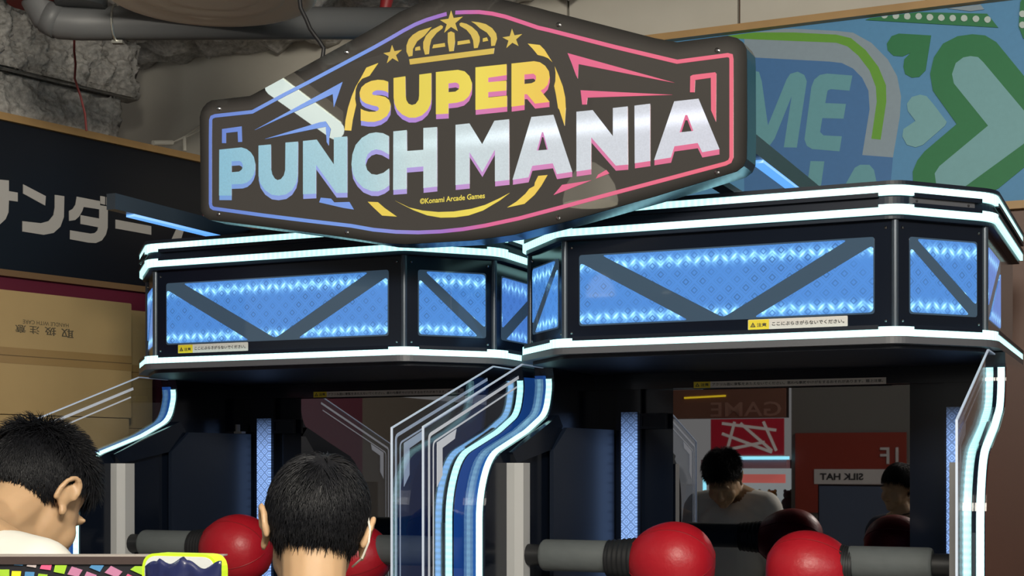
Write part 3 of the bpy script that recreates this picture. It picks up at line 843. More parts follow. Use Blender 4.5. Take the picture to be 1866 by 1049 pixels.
    tx.prism([[(s0 + 0.006, 1.902), (s0 + 0.020, 1.902), (s0 + 0.013, 1.914)], [(s0 + 0.0095, 1.904), (s0 + 0.0165, 1.904), (s0 + 0.013, 1.910)]], X, 0.0022, 0.0026)
    tx.box(-0.0008, 0.0008, -0.0002, 0.0002, 1.9045, 1.908, X=lambda x, y, z: X(s0 + 0.013 + x, z, 0.0026 + y))
    tx.build('lettering', ink, st)
    # side walls with LED edge, acrylic shield -----------------------------------------------
    for sgn_ in (-1, 1):
        def Y(v, z, u, s=sgn_):
            return (s * u, v, z)
        loop = PROFILE + [(0.96, 0.0), (0.96, 1.845)]
        sw = MB().prism(loop, lambda a, b, d: Y(a, b, d), 0.598, 0.656).build('side_wall', black, P)
        runs = [(0.606, 0.622, led_in if sgn_ > 0 else led)]
        if sgn_ < 0:
            MB().prism([(p[0] - 0.003, p[1]) for p in PROFILE if p[1] < 1.83] + [(0.0, 0.0), (0.02, 1.45), (0.10, 1.57), (0.36, 1.66), (0.40, 1.8)], lambda a, b, d: Y(a, b, d), 0.6235, 0.657).build('edge_spill', blue_spill, sw)  # LED spill along the front edge, painted as a glowing blue layer
        if sgn_ > 0:
            MB().prism([(p[0] + 0.006, p[1]) for p in PROFILE if p[1] < 1.83] + [(0.9, 0.0), (0.9, 1.83)], lambda a, b, d: Y(a, b, d), 0.656, 0.658).build('side_tint', brown_side if both else blue_spill, sw)  # thin tinted layer; the blue one is painted strip light
            runs = [(0.606, 0.622, led_in if both else led_dim), (0.637, 0.654, led)]
        for u0, u1, mt in runs:
            pr = [p for p in PROFILE if p[1] < 1.815]
            of = offset_path(pr, 0.0)
            mbx = MB()
            L = 0
            i0 = 0
            for k, p in enumerate(pr):
                a = Vector(pr[max(k - 1, 0)])
                b = Vector(pr[min(k + 1, len(pr) - 1)])
                tt = (b - a).normalized()
                nn = Vector((tt.y, -tt.x))
                nn = Vector((tt.y, -tt.x))
                q = Vector(p) + nn * 0.006
                for u, pp in ((u0, q), (u1, q), (u0, Vector(p)), (u1, Vector(p))):
                    mbx.v.append(Y(pp.x, pp.y, u))
                if k:
                    L2 = L + (Vector(p) - Vector(pr[k - 1])).length
                    e, f = 4 * k - 4, 4 * k
                    uvq = [(L, 0), (L, 1), (L2, 1), (L2, 0)]
                    mbx.face((e, e + 1, f + 1, f), uvq)
                    mbx.face((e, f, f + 2, e + 2), uvq)
                    mbx.face((e + 1, e + 3, f + 3, f + 1), uvq)
                    L = L2
            mbx.build('led_edge_strip', mt, sw, fix=False)
        if sgn_ > 0:
            MB().prism([(-0.112, 0.3), (-0.112, 1.40), (-0.119, 1.40), (-0.119, 0.3)], lambda a, b, d: Y(a, b, d), 0.624, 0.635).build('strip_divider', steel, sw)
            MB().prism([(0.21, 1.655), (0.03, 1.598), (0.026, 1.606), (0.206, 1.663)], lambda a, b, d: Y(a, b, d), 0.624, 0.636).build('strip_divider', steel, sw)
        sh_l = [(0.362, 1.84), (0.205, 1.84), (-0.405, 1.648), (-0.405, 0.35), (-0.125, 0.35)] + [(p[0] - 0.012, p[1]) for p in PROFILE[::-1] if 0.4 < p[1] < 1.81]
        sh = MB().prism(sh_l, lambda a, b, d: Y(a, b, d), 0.6275, 0.6315).build('acrylic_shield', acryl, P)
        ed = [(0.362, 1.84), (0.205, 1.84), (-0.405, 1.648), (-0.405, 0.35)]
        MB().prism(stroke(ed, 0.0035), lambda a, b, d: Y(a, b, d), 0.627, 0.632).build('polished_edge', edge_m, sh)
        for off_, wd, vend in ((0.027, 0.0085, 0.172), (0.050, 0.0045, 0.16)):
            ln = offset_path([(0.205, 1.84), (-0.405, 1.648), (-0.405, 0.35)], -off_)
            k = (vend - ln[0][0]) / (ln[1][0] - ln[0][0])
            ln[0] = (vend, ln[0][1] + (ln[1][1] - ln[0][1]) * k)
            ln = round_path(ln, 0.012, 3)
            MB().prism(stroke(ln, wd), lambda a, b, d: Y(a, b, d), 0.6262, 0.6272).build('printed_line', print_m, sh)
        wedge = [(-0.335, 1.50), (-0.335, 1.611), (-0.225, 1.647), (-0.235, 1.622), (-0.305, 1.598), (-0.305, 1.53)]
        MB().prism(wedge, lambda a, b, d: Y(a, b, d), 0.6262, 0.6272).build('printed_wedge', print_m, sh)
        # white pad post
        pd = [(0.557, 0.045), (0.575, 0.026), (0.632, 0.026), (0.632, 0.09), (0.557, 0.09)]
        MB().prism([(sgn_ * a, b) for a, b in pd], lambda a, b, d: (a, b, d), 0.25, 1.561).build('pad_post', padm, P)
        # inner wall plate and light column
        ip = [(0.30, 0.2), (0.30, 1.600), (0.385, 1.665), (0.70, 1.665), (0.70, 0.2)]
        mbp = MB().prism(ip, lambda a, b, d: (sgn_ * (0.585 - 0.10 * (a - 0.3) - d), a, b), 0.0, 0.012)
        mbp.build('inner_plate', mat('inner_plate', (0.008, 0.013, 0.026), 0.3, spec=0.7), P)
        MB().prism([(0.455, 0.2), (0.535, 0.2), (0.535, 1.80), (0.455, 1.80)], lambda a, b, d: (sgn_ * a, 0.735 - d, b), 0, 0.012).build('column_housing', black, P)
        MB().prism([(0.465, 0.2), (0.512, 0.2), (0.512, 1.72), (0.465, 1.72)], lambda a, b, d: (sgn_ * a, 0.735 - d, b), 0.01, 0.03).build('light_column', column_m, P)
        ax = MB().prism([(0.30, 1.60), (0.385, 1.668), (0.352, 1.70), (0.19, 1.645), (0.02, 1.59), (0.05, 1.56)], lambda a, b, d: (sgn_ * (0.598 - d), a, b), 0, 0.02)
        ax.build('gusset', black, P)
        # punching arm
        cx, cu, cs_ = (-0.152, -0.510, 0.105) if sgn_ < 0 else (0.215, 0.512, 0.100)
        if not both:
            cx += -0.02 if sgn_ < 0 else 0.03
        z0, v0 = (1.302, 0.08) if sgn_ < 0 else (1.290, 0.08)
        arm = MB().lathe([(0, 0.0), (0.002, 0.038), (0.006, 0.042), (0.012, 0.043), (0.2, 0.043), (0.205, 0.041), (0.21, 0.03)], (sgn_ * 0.516, v0, 1.311), (-sgn_, 0, 0), 24).build('punching_arm', tube_m, P, smooth=True)
        MB().lathe([(0, 0.03), (0.02, 0.03), (0.10, 0.028), (0.10, 0.0)], (sgn_ * 0.60, v0, 1.311), (-sgn_, 0, 0), 16).build('arm_socket', bellow_m, arm, smooth=True)
        pr = [(0, 0.0), (0.0, 0.045)]
        x0 = abs(cx) + cs_ * 0.75
        Lb = 0.318 - x0 + 0.012
        for k in range(7):
            q = Lb * k / 7
            pr += [(q + 0.002, 0.050 + 0.010 * k / 7), (q + Lb / 14, 0.0475 + 0.010 * k / 7), (q + Lb / 7 - 0.001, 0.050 + 0.010 * k / 7)]
        pr += [(Lb, 0.03)]
        MB().lathe(pr, (sgn_ * 0.325, v0, (1.311 + z0) / 2), (-sgn_, 0, 0), 28).build('rubber_bellows', bellow_m, arm, smooth='all')
        # the ball: a padded egg, pointed end into the bellows
        prof = []
        for k in range(25):
            th = pi * k / 24
            d = -cos(th)
            r = sin(th) ** 0.86 * (1.0 + 0.10 * d - 0.06 * d * d)
            prof.append((cs_ * 1.1 * d, max(1e-4, cs_ * 1.0 * r)))
        bl = MB().lathe(prof, (cx, v0, z0), (-sgn_, 0, 0), 40, cap=False).build('punching_ball', red_m, arm, smooth='all')
        sm = MB()
        for ph in (0.6, 2.2, 3.7, 5.3):
            pts = []
            for k in range(1, 24):
                d, r = prof[k]
                pts.append(Vector((cx - sgn_ * d, v0 + cos(ph) * r * 1.002, z0 + sin(ph) * r * 1.002)))
            sm.tube(pts, 0.0016, 5)
        sm.build('ball_seams', seam_m, arm)
    # back of the booth ------------------------------------------------------------------------
    MB().box(-0.60, 0.60, 0.752, 0.97, 0.0, 1.84).build('back_panel', black, P)
    MB().prism([(-0.357, 0.55), (0.357, 0.55), (0.357, 1.788), (-0.357, 1.788)], lambda a, b, d: (a, 0.752 - d, b), 0, 0.004).build('mirror_screen', mirror_m, P)
    MB().box(-0.60, 0.60, 0.70, 0.752, 1.79, 1.84).build('header_bar', black, P)
    # long caution label on the header
    X = lambda a, b, d: (a, 0.70 - d, b)
    s0, s1 = -0.276, 0.298
    st = MB().prism([(s0, 1.789), (s1, 1.789), (s1, 1.808), (s0, 1.808)], X, 0, 0.002).build('caution_label', sticker_w, P)
    MB().prism([(s0, 1.789), (s0 + 0.052, 1.789), (s0 + 0.052, 1.808), (s0, 1.808)], X, 0.0015, 0.0026).build('yellow_field', sticker_y, st)
    tx = MB()
    add_text(tx, '注意', X, s0 + 0.022, s0 + 0.047, 1.7935, 1.8035, 0.003, 0.02)
    tx.prism([[(s0 + 0.005, 1.7935), (s0 + 0.018, 1.7935), (s0 + 0.0115, 1.8045)], [(s0 + 0.0085, 1.7955), (s0 + 0.0145, 1.7955), (s0 + 0.0115, 1.801)]], X, 0.0024, 0.003)
    add_text(tx, 'アクリル面に衝撃をあたえないでください。思わぬ事故やけがをするおそれがあります。頭上注意。', X, s0 + 0.058, s1 - 0.008, 1.7945, 1.8035, 0.003, 0.012)
    tx.build('lettering', ink, st)
    # base cabinet, kick plate
    MB().box(-0.60, 0.60, -0.05, 0.96, 0.02, 0.55).build('base_cabinet', blackm, P)
    MB().box(-0.66, 0.66, -0.11, 0.96, 0.0, 0.06).build('kick_plate', steel, P)
    # small latch and sensor box
    lt = MB().box(-0.648, -0.566, 0.69, 0.715, 1.668, 1.675).box(-0.622, -0.592, 0.70, 0.72, 1.675, 1.70)
    if not both:
        lt.build('door_latch', mat('latch_grey', (0.5, 0.5, 0.5), 0.4), P)
    sb = MB().prism([[(-0.455, 1.668), (-0.37, 1.668), (-0.37, 1.716), (-0.455, 1.716)], [(-0.447, 1.676), (-0.378, 1.676), (-0.378, 1.708), (-0.447, 1.708)]], lambda a, b, d: (a, 0.735 - d, b), 0, 0.02)
    sb.box(-0.447, -0.378, 0.722, 0.735, 1.676, 1.708)
    sb.build('sensor_box', blackm, P)


ML = empty('punching_machine', OL, -PH)
tag(ML, 'left black punching machine with blue lit canopy, white edge lights and red balls', 'arcade machine', 'twin punching machines')
make_machine(ML, False)
MR = empty('punching_machine', OR, -PH)
tag(MR, 'right black punching machine, larger and nearer, mirror screen behind two red balls', 'arcade machine', 'twin punching machines')
make_machine(MR, True)

# ------------------------------------------------------------------ marquee sign
SG = empty('marquee_sign', OL + EX * 0.69 + EY * (-0.2) + Vector((0, 0, 2.14)), -PH)
tag(SG, 'big black backlit marquee reading SUPER PUNCH MANIA above both machines', 'sign')


def XS(a, b, d):
    return (a, -d, b)


OUT2 = OUTLINE[::-1]
MB().prism(OUTLINE, XS, -0.085, -0.004).build('housing', mat('sign_housing', (0.09, 0.19, 0.28), 0.24, metal=0.9), SG)
def offset_closed(loop, d):
    n = len(loop)
    out = []
    for k in range(n):
        p, a, b = Vector(loop[k]), Vector(loop[k - 1]), Vector(loop[(k + 1) % n])
        t1, t2 = (p - a).normalized(), (b - p).normalized()
        m = Vector((t1.y + t2.y, -t1.x - t2.x))
        m.normalize()
        out.append(tuple(p + m * (d / max(0.5, m.dot(Vector((t1.y, -t1.x)))))))
    return out


# smoked face, backlit from a lamp field that stops short of the rim (UV.y = 0 at the rim, 1 over the lamps)
face_m, nt, pb_ = emission_nodes('smoked_face')
pb_.inputs['Base Color'].default_value = (0.02, 0.0195, 0.019, 1)
pb_.inputs['Roughness'].default_value = 0.012
pb_.inputs['Specular IOR Level'].default_value = 0.6
pb_.inputs['Emission Color'].default_value = (0.055, 0.047, 0.039, 1)
uv_ = N(nt, 'ShaderNodeUVMap')
sp_ = N(nt, 'ShaderNodeSeparateXYZ')
nt.links.new(uv_.outputs[0], sp_.inputs[0])
nt.links.new(M2(nt, 'MULTIPLY', M2(nt, 'SMOOTH_MIN', sp_.outputs[1], 1.0, 0.2), 0.85), pb_.inputs['Emission Strength'])
area_ = sum(OUTLINE[k][0] * OUTLINE[(k + 1) % len(OUTLINE)][1] - OUTLINE[(k + 1) % len(OUTLINE)][0] * OUTLINE[k][1] for k in range(len(OUTLINE)))
inner_ = offset_closed(OUTLINE, -0.032 if area_ > 0 else 0.032)
fm_ = MB()
nO = len(OUTLINE)
fm_.v = [XS(a, b, 0.0) for a, b in OUTLINE] + [XS(a, b, 0.0) for a, b in inner_]
for k in range(nO):
    j = (k + 1) % nO
    q = [(k, 0), (j, 0), (nO + j, 1), (nO + k, 1)]
    fm_.face([i for i, _ in q], [(0.0, float(w)) for _, w in q])
for t in tessellate_polygon([[Vector((a, b, 0)) for a, b in inner_]]):
    fm_.face([nO + i for i in t], [(0.0, 1.0)] * 3)
fp = fm_.build('face_panel', face_m, SG, fix=False)
blu, vio, pnk = (0.10, 0.27, 0.80), (0.32, 0.09, 0.55), (0.85, 0.05, 0.16)
line_m = ramp_emit('sign_line', [(0.0, (0.07, 0.17, 0.62)), (0.18, blu), (0.33, (0.12, 0.28, 0.8)), (0.49, vio), (0.58, (0.75, 0.06, 0.26)), (1.0, (0.85, 0.06, 0.15))], 0, -0.75, 0.75, 0.85)
shade_m = ramp_emit('sign_shade', [(0.0, (0.12, 0.33, 0.75)), (0.25, (0.27, 0.34, 0.85)), (0.42, (0.42, 0.30, 0.78)), (0.62, (0.65, 0.22, 0.6)), (0.85, (0.78, 0.07, 0.25)), (1.0, (0.82, 0.08, 0.25))], 0, -0.75, 0.75, 0.8)
shade2_m = ramp_emit('sign_shade_top', [(0.0, (0.18, 0.25, 0.85)), (0.3, (0.4, 0.2, 0.75)), (0.6, (0.65, 0.15, 0.5)), (1.0, (0.85, 0.10, 0.3))], 0, -0.3, 0.26, 0.8)
white_m = ramp_emit('sign_white', [(0.0, (0.22, 0.52, 0.68)), (0.3, (0.36, 0.62, 0.70)), (0.42, (0.58, 0.74, 0.76)), (0.7, (0.64, 0.70, 0.76)), (1.0, (0.66, 0.68, 0.78))], 0, -0.70, 0.70, 0.82, band=((0.262, 0.018, 0.65),))
yel_m = ramp_emit('sign_yellow', [(0.0, (0.85, 0.56, 0.02)), (0.4, (0.78, 0.62, 0.02)), (0.7, (0.86, 0.68, 0.03)), (1.0, (0.85, 0.55, 0.02))], 0, -0.3, 0.26, 0.88)
yel2_m = ramp_emit('sign_gold', [(0.0, (0.72, 0.46, 0.02)), (1.0, (0.78, 0.55, 0.03))], 0, -0.4, 0.4, 0.75)
MB().prism(stroke(BORDER, 0.0098), XS, 0.0, 0.0012).build('border_line', line_m, SG)
for glyphs, fm, sm, dz in ((PUNCH, white_m, shade_m, 0.0125), (SUPER, yel_m, shade2_m, 0.0125)):
    for L in glyphs:
        lt = MB()
        lt.prism([[(a, b) for a, b in l] for l in L], XS, 0.0010, 0.0024)
        lt = lt.build('letter', fm, SG)
        s = MB()
        for k in range(4):
            s.prism([[(a, b - dz * (k + 1) / 4) for a, b in l] for l in L], XS, 0.0, 0.0007 + 0.00005 * k)
        s.build('letter_shade', sm, lt)
for l in STARS:
    MB().prism(l, XS, 0, 0.0014).build('star', yel2_m, SG)
cr = MB()
for l in CROWN:
    cr.prism(l, XS, 0, 0.0014)
cr.build('crown', yel2_m, SG)
for l in SWOOSH:
    MB().prism(l, XS, 0, 0.0014).build('swoosh', yel_m, SG)
for k, l in enumerate(FLASH):
    MB().prism(l, XS, 0, 0.0014).build('flash', line_m, SG)
tx = MB()
add_text(tx, '©Konami Arcade Games', lambda a, b, d: XS(a, b + 0.010 * (a + 0.087), d), -0.0868, 0.1023, 0.1035, 0.1185, 0.0015, 0.02)
tx.build('lettering', yel_m, SG)
for p in SCREWS:
    MB().lathe([(0, 0.006), (0.003, 0.006), (0.005, 0.003), (0.005, 0.0)], XS(p[0], p[1], 0), (0, -1, 0), 10).build('screw', screwm, SG)
# roof brackets and the two long arms that hold it, blue light strips under them
bar_led = led_mat('bar_led', (0.13, 0.42, 1.0), 0.95, 0.12, 0.03)


def SGx(u, v, z):                                # left-cabinet frame -> sign frame
    return (u - 0.69, v + 0.2, z - 2.14)


for u, v0, v1, z0, z1 in ((-0.5, -0.108, 0.95, 2.322, 2.37), (1.452, -0.11, 0.95, 2.322, 2.37)):
    br = MB().box(u - 0.004, u + 0.028, v0, v1, z0, z1, X=SGx).build('support_arm', steel, SG)
    MB().box(u - 0.003, u + 0.027, v0 + 0.09, v1, z0 - 0.008, z0, X=SGx).build('arm_light', bar_led, br)
    for v in (v0 + 0.03, v0 + 0.10):
        MB().ball(SGx(u - 0.004, v, z0 + 0.02), 0.004, 8, 4).build('screw', screwm, br)
MB().box(-0.50, 1.46, 0.60, 0.66, 2.322, 2.365, X=SGx).build('cross_beam', steel, SG)
for u in (0.1, 0.55, 0.85, 1.3):
    MB().box(u - 0.02, u + 0.02, -0.116, 0.66, 2.305, 2.322, X=SGx).build('roof_bracket', steel, SG)
    MB().box(u - 0.03, u + 0.03, 0.40, 0.46, 2.2405, 2.246, X=SGx).build('bracket_foot', steel, SG)
    MB().box(u - 0.018, u + 0.018, 0.41, 0.45, 2.246, 2.305, X=SGx).build('bracket_riser', steel, SG)
# ------------------------------------------------------------------ cardboard boxes against the left partition
card = mat('cardboard', (0.42, 0.285, 0.125), 0.75, noise_amt=0.10, noise_scale=5)
tape_m = mat('packing_tape', (0.33, 0.205, 0.08), 0.35)
BR = math.atan2(AD.y, AD.x)


def carton(loc_s, off, w, d, z0, h, label, text=False, group='cardboard cartons'):
    root = empty('cardboard_box', Sd(loc_s, off, z0), BR)
    tag(root, label, 'box', group)
    # local x along the partition (towards +s), local -y towards the room
    MB().prism(round_poly([(-w, 0), (0, 0), (0, h), (-w, h)], 0.006, 3), lambda a, b, c: (a, -c, b), -d, 0.0).build('carton_body', card, root)
    zt = h * 0.475
    MB().box(-w + 0.002, 0.0012, -0.0012, 0.0, zt - 0.028, zt + 0.028).build('tape', tape_m, root)
    MB().box(-w, 0.0, -0.0016, 0.0, zt - 0.0018, zt + 0.0012).build('flap_seam', mat('seam_brown', (0.14, 0.085, 0.035), 0.8), root)
    if text:
        tx = MB()
        fx = lambda a, b, c: (a, -c, b)
        s = lambda q: q - loc_s
        # printed upside down (the carton stands on its head)
        def flip(x0, x1, y0, y1):
            return lambda a, b, c: (x1 - (a - x0), -c, y1 - (b - y0))
        for body, a0, a1, b0, b1, bold in (('取', -0.606, -0.552, 2.019, 2.051, 0.012), ('扱', -0.676, -0.627, 2.021, 2.051, 0.012), ('注', -0.738, -0.697, 2.022, 2.050, 0.012), ('意', -0.796, -0.752, 2.022, 2.050, 0.012), ('HANDLE WITH CARE', -0.765, -0.574, 2.056, 2.070, 0.0)):
            x0, x1, y0, y1 = s(a0), s(a1), b0 - z0, b1 - z0
            add_text(tx, body, flip(x0, x1, y0, y1), x0, x1, y0, y1, 0.0008, bold)
        tx.build('print', mat('box_print', (0.075, 0.06, 0.035), 0.8), root)
    return root


carton(-0.292, 0.35, 0.92, 0.34, 1.735, 0.433, 'kraft carton printed upside down HANDLE WITH CARE, top of the stack at left', True)
carton(-0.303, 0.35, 0.92, 0.34, 1.300, 0.432, 'second kraft carton from the top, behind the head of the man in white')
carton(-0.300, 0.35, 0.92, 0.34, 0.866, 0.432, 'third kraft carton down in the left stack, hidden behind the man in white')
carton(-0.296, 0.35, 0.92, 0.34, 0.432, 0.432, 'fourth kraft carton down in the left stack')
carton(-0.300, 0.35, 0.92, 0.34, 0.0, 0.430, 'lowest kraft carton of the left stack, on the floor')
for k, (z0, h) in enumerate(((1.70, 0.455), (1.245, 0.453), (0.79, 0.453), (0.335, 0.453), (0.0, 0.333))):
    carton(-0.120 - 0.004 * (k % 2), 0.26, 0.165, 0.24, z0, h, ('narrow kraft carton on top of the thin stack beside the left machine', 'narrow kraft carton second from top between big cartons and left machine', 'narrow kraft carton in the middle of the thin stack by the left machine', 'narrow kraft carton fourth from top in the thin stack by the left machine', 'flat kraft carton at the foot of the thin stack by the left machine')[k], group='narrow cartons')

# ------------------------------------------------------------------ ceiling fittings
pipe_m = mat('grey_pipe', (0.12, 0.125, 0.13), 0.5, noise_amt=0.08, noise_scale=8)
root = empty('ceiling_pipe', (-1.48, 4.6, 2.94))
tag(root, 'grey plastic drain pipe with elbow under the ceiling at upper left', 'pipe')
iv = Matrix.Translation((1.48, -4.6, -2.94))
pts = [(-1.49, 4.6, 3.30), (-1.49, 4.6, 3.07), (-1.485, 4.6, 3.01), (-1.46, 4.605, 2.965), (-1.42, 4.61, 2.945), (-1.36, 4.62, 2.945), (-0.98, 4.75, 2.985), (-0.3, 5.0, 3.06)]
MB().tube([iv @ Vector(p) for p in pts], 0.052, 18).build('pipe_run', pipe_m, root, smooth='all')
MB().tube([iv @ Vector(p) for p in pts[3:5]], 0.055, 18).build('elbow_collar', pipe_m, root, smooth='all')
MB().lathe([(0, 0.07), (0.0, 0.09), (0.03, 0.09), (0.03, 0.07)], iv @ Vector((-1.49, 4.6, 3.0)), (0, 0, 1), 20).build('red_flange', mat('red_iron', (0.22, 0.02, 0.02), 0.5), root, smooth=True)
hg = MB()
a = Vector((-1.255, 4.655, 2.955))
hg.tube([iv @ (a + Vector((0.01 * 0, sin(t) * 0.056, cos(t) * 0.056))) for t in [k * 2 * pi / 20 for k in range(21)]], 0.004, 6)
hg.tube([iv @ (a + Vector((0, 0, 0.05))), iv @ (a + Vector((0, 0, 0.36)))], 0.004, 6)
hg.box(-0.012, 0.022, -0.01, 0.01, -0.064, -0.054, X=lambda x, y, z: iv @ (a + Vector((x, y, z))))
hg.build('pipe_hanger', mat('galvanised', (0.5, 0.5, 0.46), 0.3, metal=0.8), root)

root = empty('sprinkler_head', (-1.345, 4.58, 3.02))
tag(root, 'dark grey round ceiling fitting above the pipe at the top edge', 'fitting')
MB().lathe([(0, 0.02), (0.0, 0.074), (0.012, 0.081), (0.07, 0.081), (0.07, 0.03), (0.28, 0.03)], (0, 0, -0.035), (0, 0, 1), 28).build('body', mat('dark_plastic', (0.05, 0.055, 0.06), 0.35), root, smooth=True)

root = empty('ceiling_diffuser', (-0.905, 4.4, 2.962))
tag(root, 'round cream air diffuser with concentric rings at the top edge', 'air diffuser')
cream = mat('cream_metal', (0.85, 0.78, 0.66), 0.45)
for k, (r0, r1, z0, z1) in enumerate(((0.25, 0.318, 0.045, -0.006), (0.185, 0.232, 0.045, -0.004), (0.115, 0.165, 0.045, -0.002), (0.0, 0.10, 0.045, 0.0))):
    prof = [(z1 + 0.006, max(r0, 0.001)), (z1, (r0 + r1) / 2 * 1.0), (z1 + 0.004, r1 - 0.01), (z1 + 0.012, r1), (z1 + 0.018, r1 - 0.004), (z0, max(r0 * 0.9, 0.0008))]
    MB().lathe(prof, (0, 0, 0), (0, 0, 1), 48).build('ring', cream, root, smooth='all')
MB().lathe([(0.05, 0.29), (0.12, 0.22), (0.40, 0.16)], (0, 0, 0), (0, 0, 1), 32).build('neck', cream, root, smooth=True)

wire_red = mat('red_wire', (0.16, 0.02, 0.02), 0.5)
w = MB().tube([(-1.54, 5.2, 3.28), (-1.541, 5.2, 3.17), (-1.55, 5.2, 3.09), (-1.548, 5.19, 3.02), (-1.54, 5.18, 2.97), (-1.543, 5.18, 2.92), (-1.525, 5.19, 2.86), (-1.512, 5.2, 2.80), (-1.507, 5.2, 2.74)], 0.0042, 6)
tag(w.build('hanging_wire', wire_red), 'thin dark red wire hanging from the ceiling by the rough insulation', 'wire')
cab = mat('black_cable', (0.012, 0.012, 0.014), 0.5)
p0 = [(545, -10), (548, 15), (558, 35), (565, 52), (572, 62), (582, 75), (590, 88), (588, 104), (583, 112)]
pts = []
for x, y in p0:
    Y = 4.15
    pts.append(((x - 933) / 2675.1 * Y, Y, 1.55 + (850.4 - y) / 2675.1 * Y))
pts = [(pts[0][0], 4.15, 3.31)] + pts
w = MB().tube(pts, 0.006, 8)
tag(w.build('power_cable', cab, None, smooth='all'), 'black power cable running from the ceiling down to the back of the marquee', 'cable')
root = empty('valve_handle', (-0.45, 5.2, 3.19))
tag(root, 'small red valve under the ceiling just left of the marquee top', 'valve')
vb = MB().lathe([(0, 0.012), (0, 0.02), (0.05, 0.024), (0.12, 0.02), (0.12, 0.01)], (0, 0, -0.02), (0.2, 0, 1), 14)
vb.build('body', mat('valve_red', (0.25, 0.015, 0.02), 0.5), root, smooth=True)
MB().box(-0.05, 0.012, -0.008, 0.008, 0.02, 0.034).build('lever', mat('valve_red', (0, 0, 0)), root)
root = empty('cord_protector', Sd(0.17, 0.02, 2.876), BR)
tag(root, 'white plastic cord cover with loose strings on the trim beside the marquee', 'cord cover')
whp = mat('white_plastic', (0.6, 0.58, 0.52), 0.5)
MB().tube([(-0.10, -0.01, 0.006), (0.0, -0.01, 0.025)], 0.011, 10).build('sleeve', whp, root, smooth=True)
MB().tube([(0.0, -0.01, 0.025), (0.06, -0.02, 0.06), (0.12, -0.01, 0.10), (0.20, -0.01, 0.16)], 0.003, 6).tube([(0.02, -0.01, 0.035), (0.09, -0.015, 0.07), (0.20, -0.01, 0.13)], 0.003, 6).build('string', whp, root)
MB().tube([(0.06, -0.016, 0.06), (0.063, -0.016, -0.0)], 0.008, 8).build('toggle', whp, root, smooth=True)

# ------------------------------------------------------------------ lamps of the hall (behind and beside the camera)
shade_gl = mat('lamp_shade', (0.55, 0.53, 0.48), 0.4, emit=(0.9, 0.82, 0.62), estr=1.8)
bulb_m = mat('lamp_bulb', (0.9, 0.9, 0.85), 0.4, emit=(1.0, 0.93, 0.75), estr=9.0)
for i, (x, y, z, r) in enumerate(((-2.14, 1.32, 2.92, 0.13), (-5.28, -2.58, 2.95, 0.11), (-4.88, -1.38, 2.95, 0.11), (6.4, -0.26, 2.75, 0.14))):
    if i == 3:
        x, y, z = 5.0, 0.55, 2.40
        r = 0.1
    root = empty('pendant_lamp', (x, y, z))
    tag(root, ('pale dome pendant lamp seen mirrored in the marquee face', 'pale dome pendant lamp mirrored at the middle of the right canopy window', 'pale dome pendant lamp mirrored at the left of the right canopy window', 'pale dome pendant lamp mirrored in the right chamfer window')[i], 'lamp', 'dome pendants in the hall')
    MB().lathe([(-r * 0.9, r), (-r * 0.75, r * 1.02), (-r * 0.2, r * 0.9), (r * 0.35, r * 0.55), (r * 0.6, r * 0.2), (r * 0.6, 0.015)], (0, 0, 0), (0, 0, 1), 28, cap=False).build('dome_shade', shade_gl, root, smooth='all')
    MB().ball((0, 0, -r * 0.2), r * 0.45, 14, 8).build('bulb', bulb_m, root, smooth='all')
    MB().tube([(0, 0, r * 0.6), (0, 0, 3.37 - z)], 0.008, 8).build('cord', cab, root)
root = empty('tube_light', (-2.45, 2.73, 3.08))
tag(root, 'long white fluorescent tube lamp reflected as a bright streak on the marquee', 'lamp')
d = (Vector((-2.69, 2.41, 0)) - Vector((-2.21, 3.05, 0))) * 0.5
MB().tube([tuple(-d), tuple(d)], 0.042, 14).build('tube', mat('tube_glow', (0.8, 0.85, 0.8), 0.4, emit=(0.86, 1.0, 0.93), estr=14.0), root, smooth=True)
MB().box(-0.03, 0.03, -0.42, 0.42, 0.035, 0.09, X=lambda x, y, z: (x * 0.8 + y * 0.6, -x * 0.6 + y * 0.8, z)).build('fitting', cream, root)

# ------------------------------------------------------------------ hall furniture seen only in the mirror screens
def Xm(a, b, d):                                 # text faces the machines
    return Rc(-a, -4.75 + d, b)


def B(X):                                        # box argument order (a, d, b)
    return lambda a, d, b: X(a, b, d)


def mir(root):
    iv = Matrix.Translation(-root.location)
    return lambda a, b, d: iv @ Xm(a, b, d)


r_ = empty('claw_machine', Xm(1.55, 0, 0))
tag(r_, 'lit crane game with cyan neon edges mirrored in the right screen', 'crane game')
X = mir(r_)
MB().box(1.30, 1.90, -0.7, 0.0, 0, 0.9, X=B(X)).build('cabinet', mat('claw_white', (0.55, 0.52, 0.5), 0.5), r_)
MB().box(1.30, 1.90, -0.7, 0.0, 1.54, 1.60, X=B(X)).build('top_rail', mat('claw_pink', (0.5, 0.25, 0.3), 0.5), r_)
neon = mat('neon_cyan', (0.3, 0.5, 0.6), 0.4, emit=(0.3, 0.85, 1.0), estr=3.2)
MB().box(1.28, 1.86, 0.0, 0.015, 1.60, 1.622, X=B(X)).build('neon_bar', neon, r_)
MB().box(1.86, 1.882, 0.0, 0.015, 0.9, 1.56, X=B(X)).build('neon_post', neon, r_)
MB().box(1.31, 1.89, -0.7, -0.68, 0.9, 1.54, X=B(X)).build('lit_back', mat('claw_glow', (0.5, 0.5, 0.5), 0.5, emit=(0.75, 0.85, 0.82), estr=0.75), r_)
MB().box(1.33, 1.70, -0.10, -0.08, 1.44, 1.50, X=B(X)).build('price_strip', mat('claw_price', (0.7, 0.1, 0.1), 0.5, emit=(1.0, 0.25, 0.2), estr=0.9), r_)
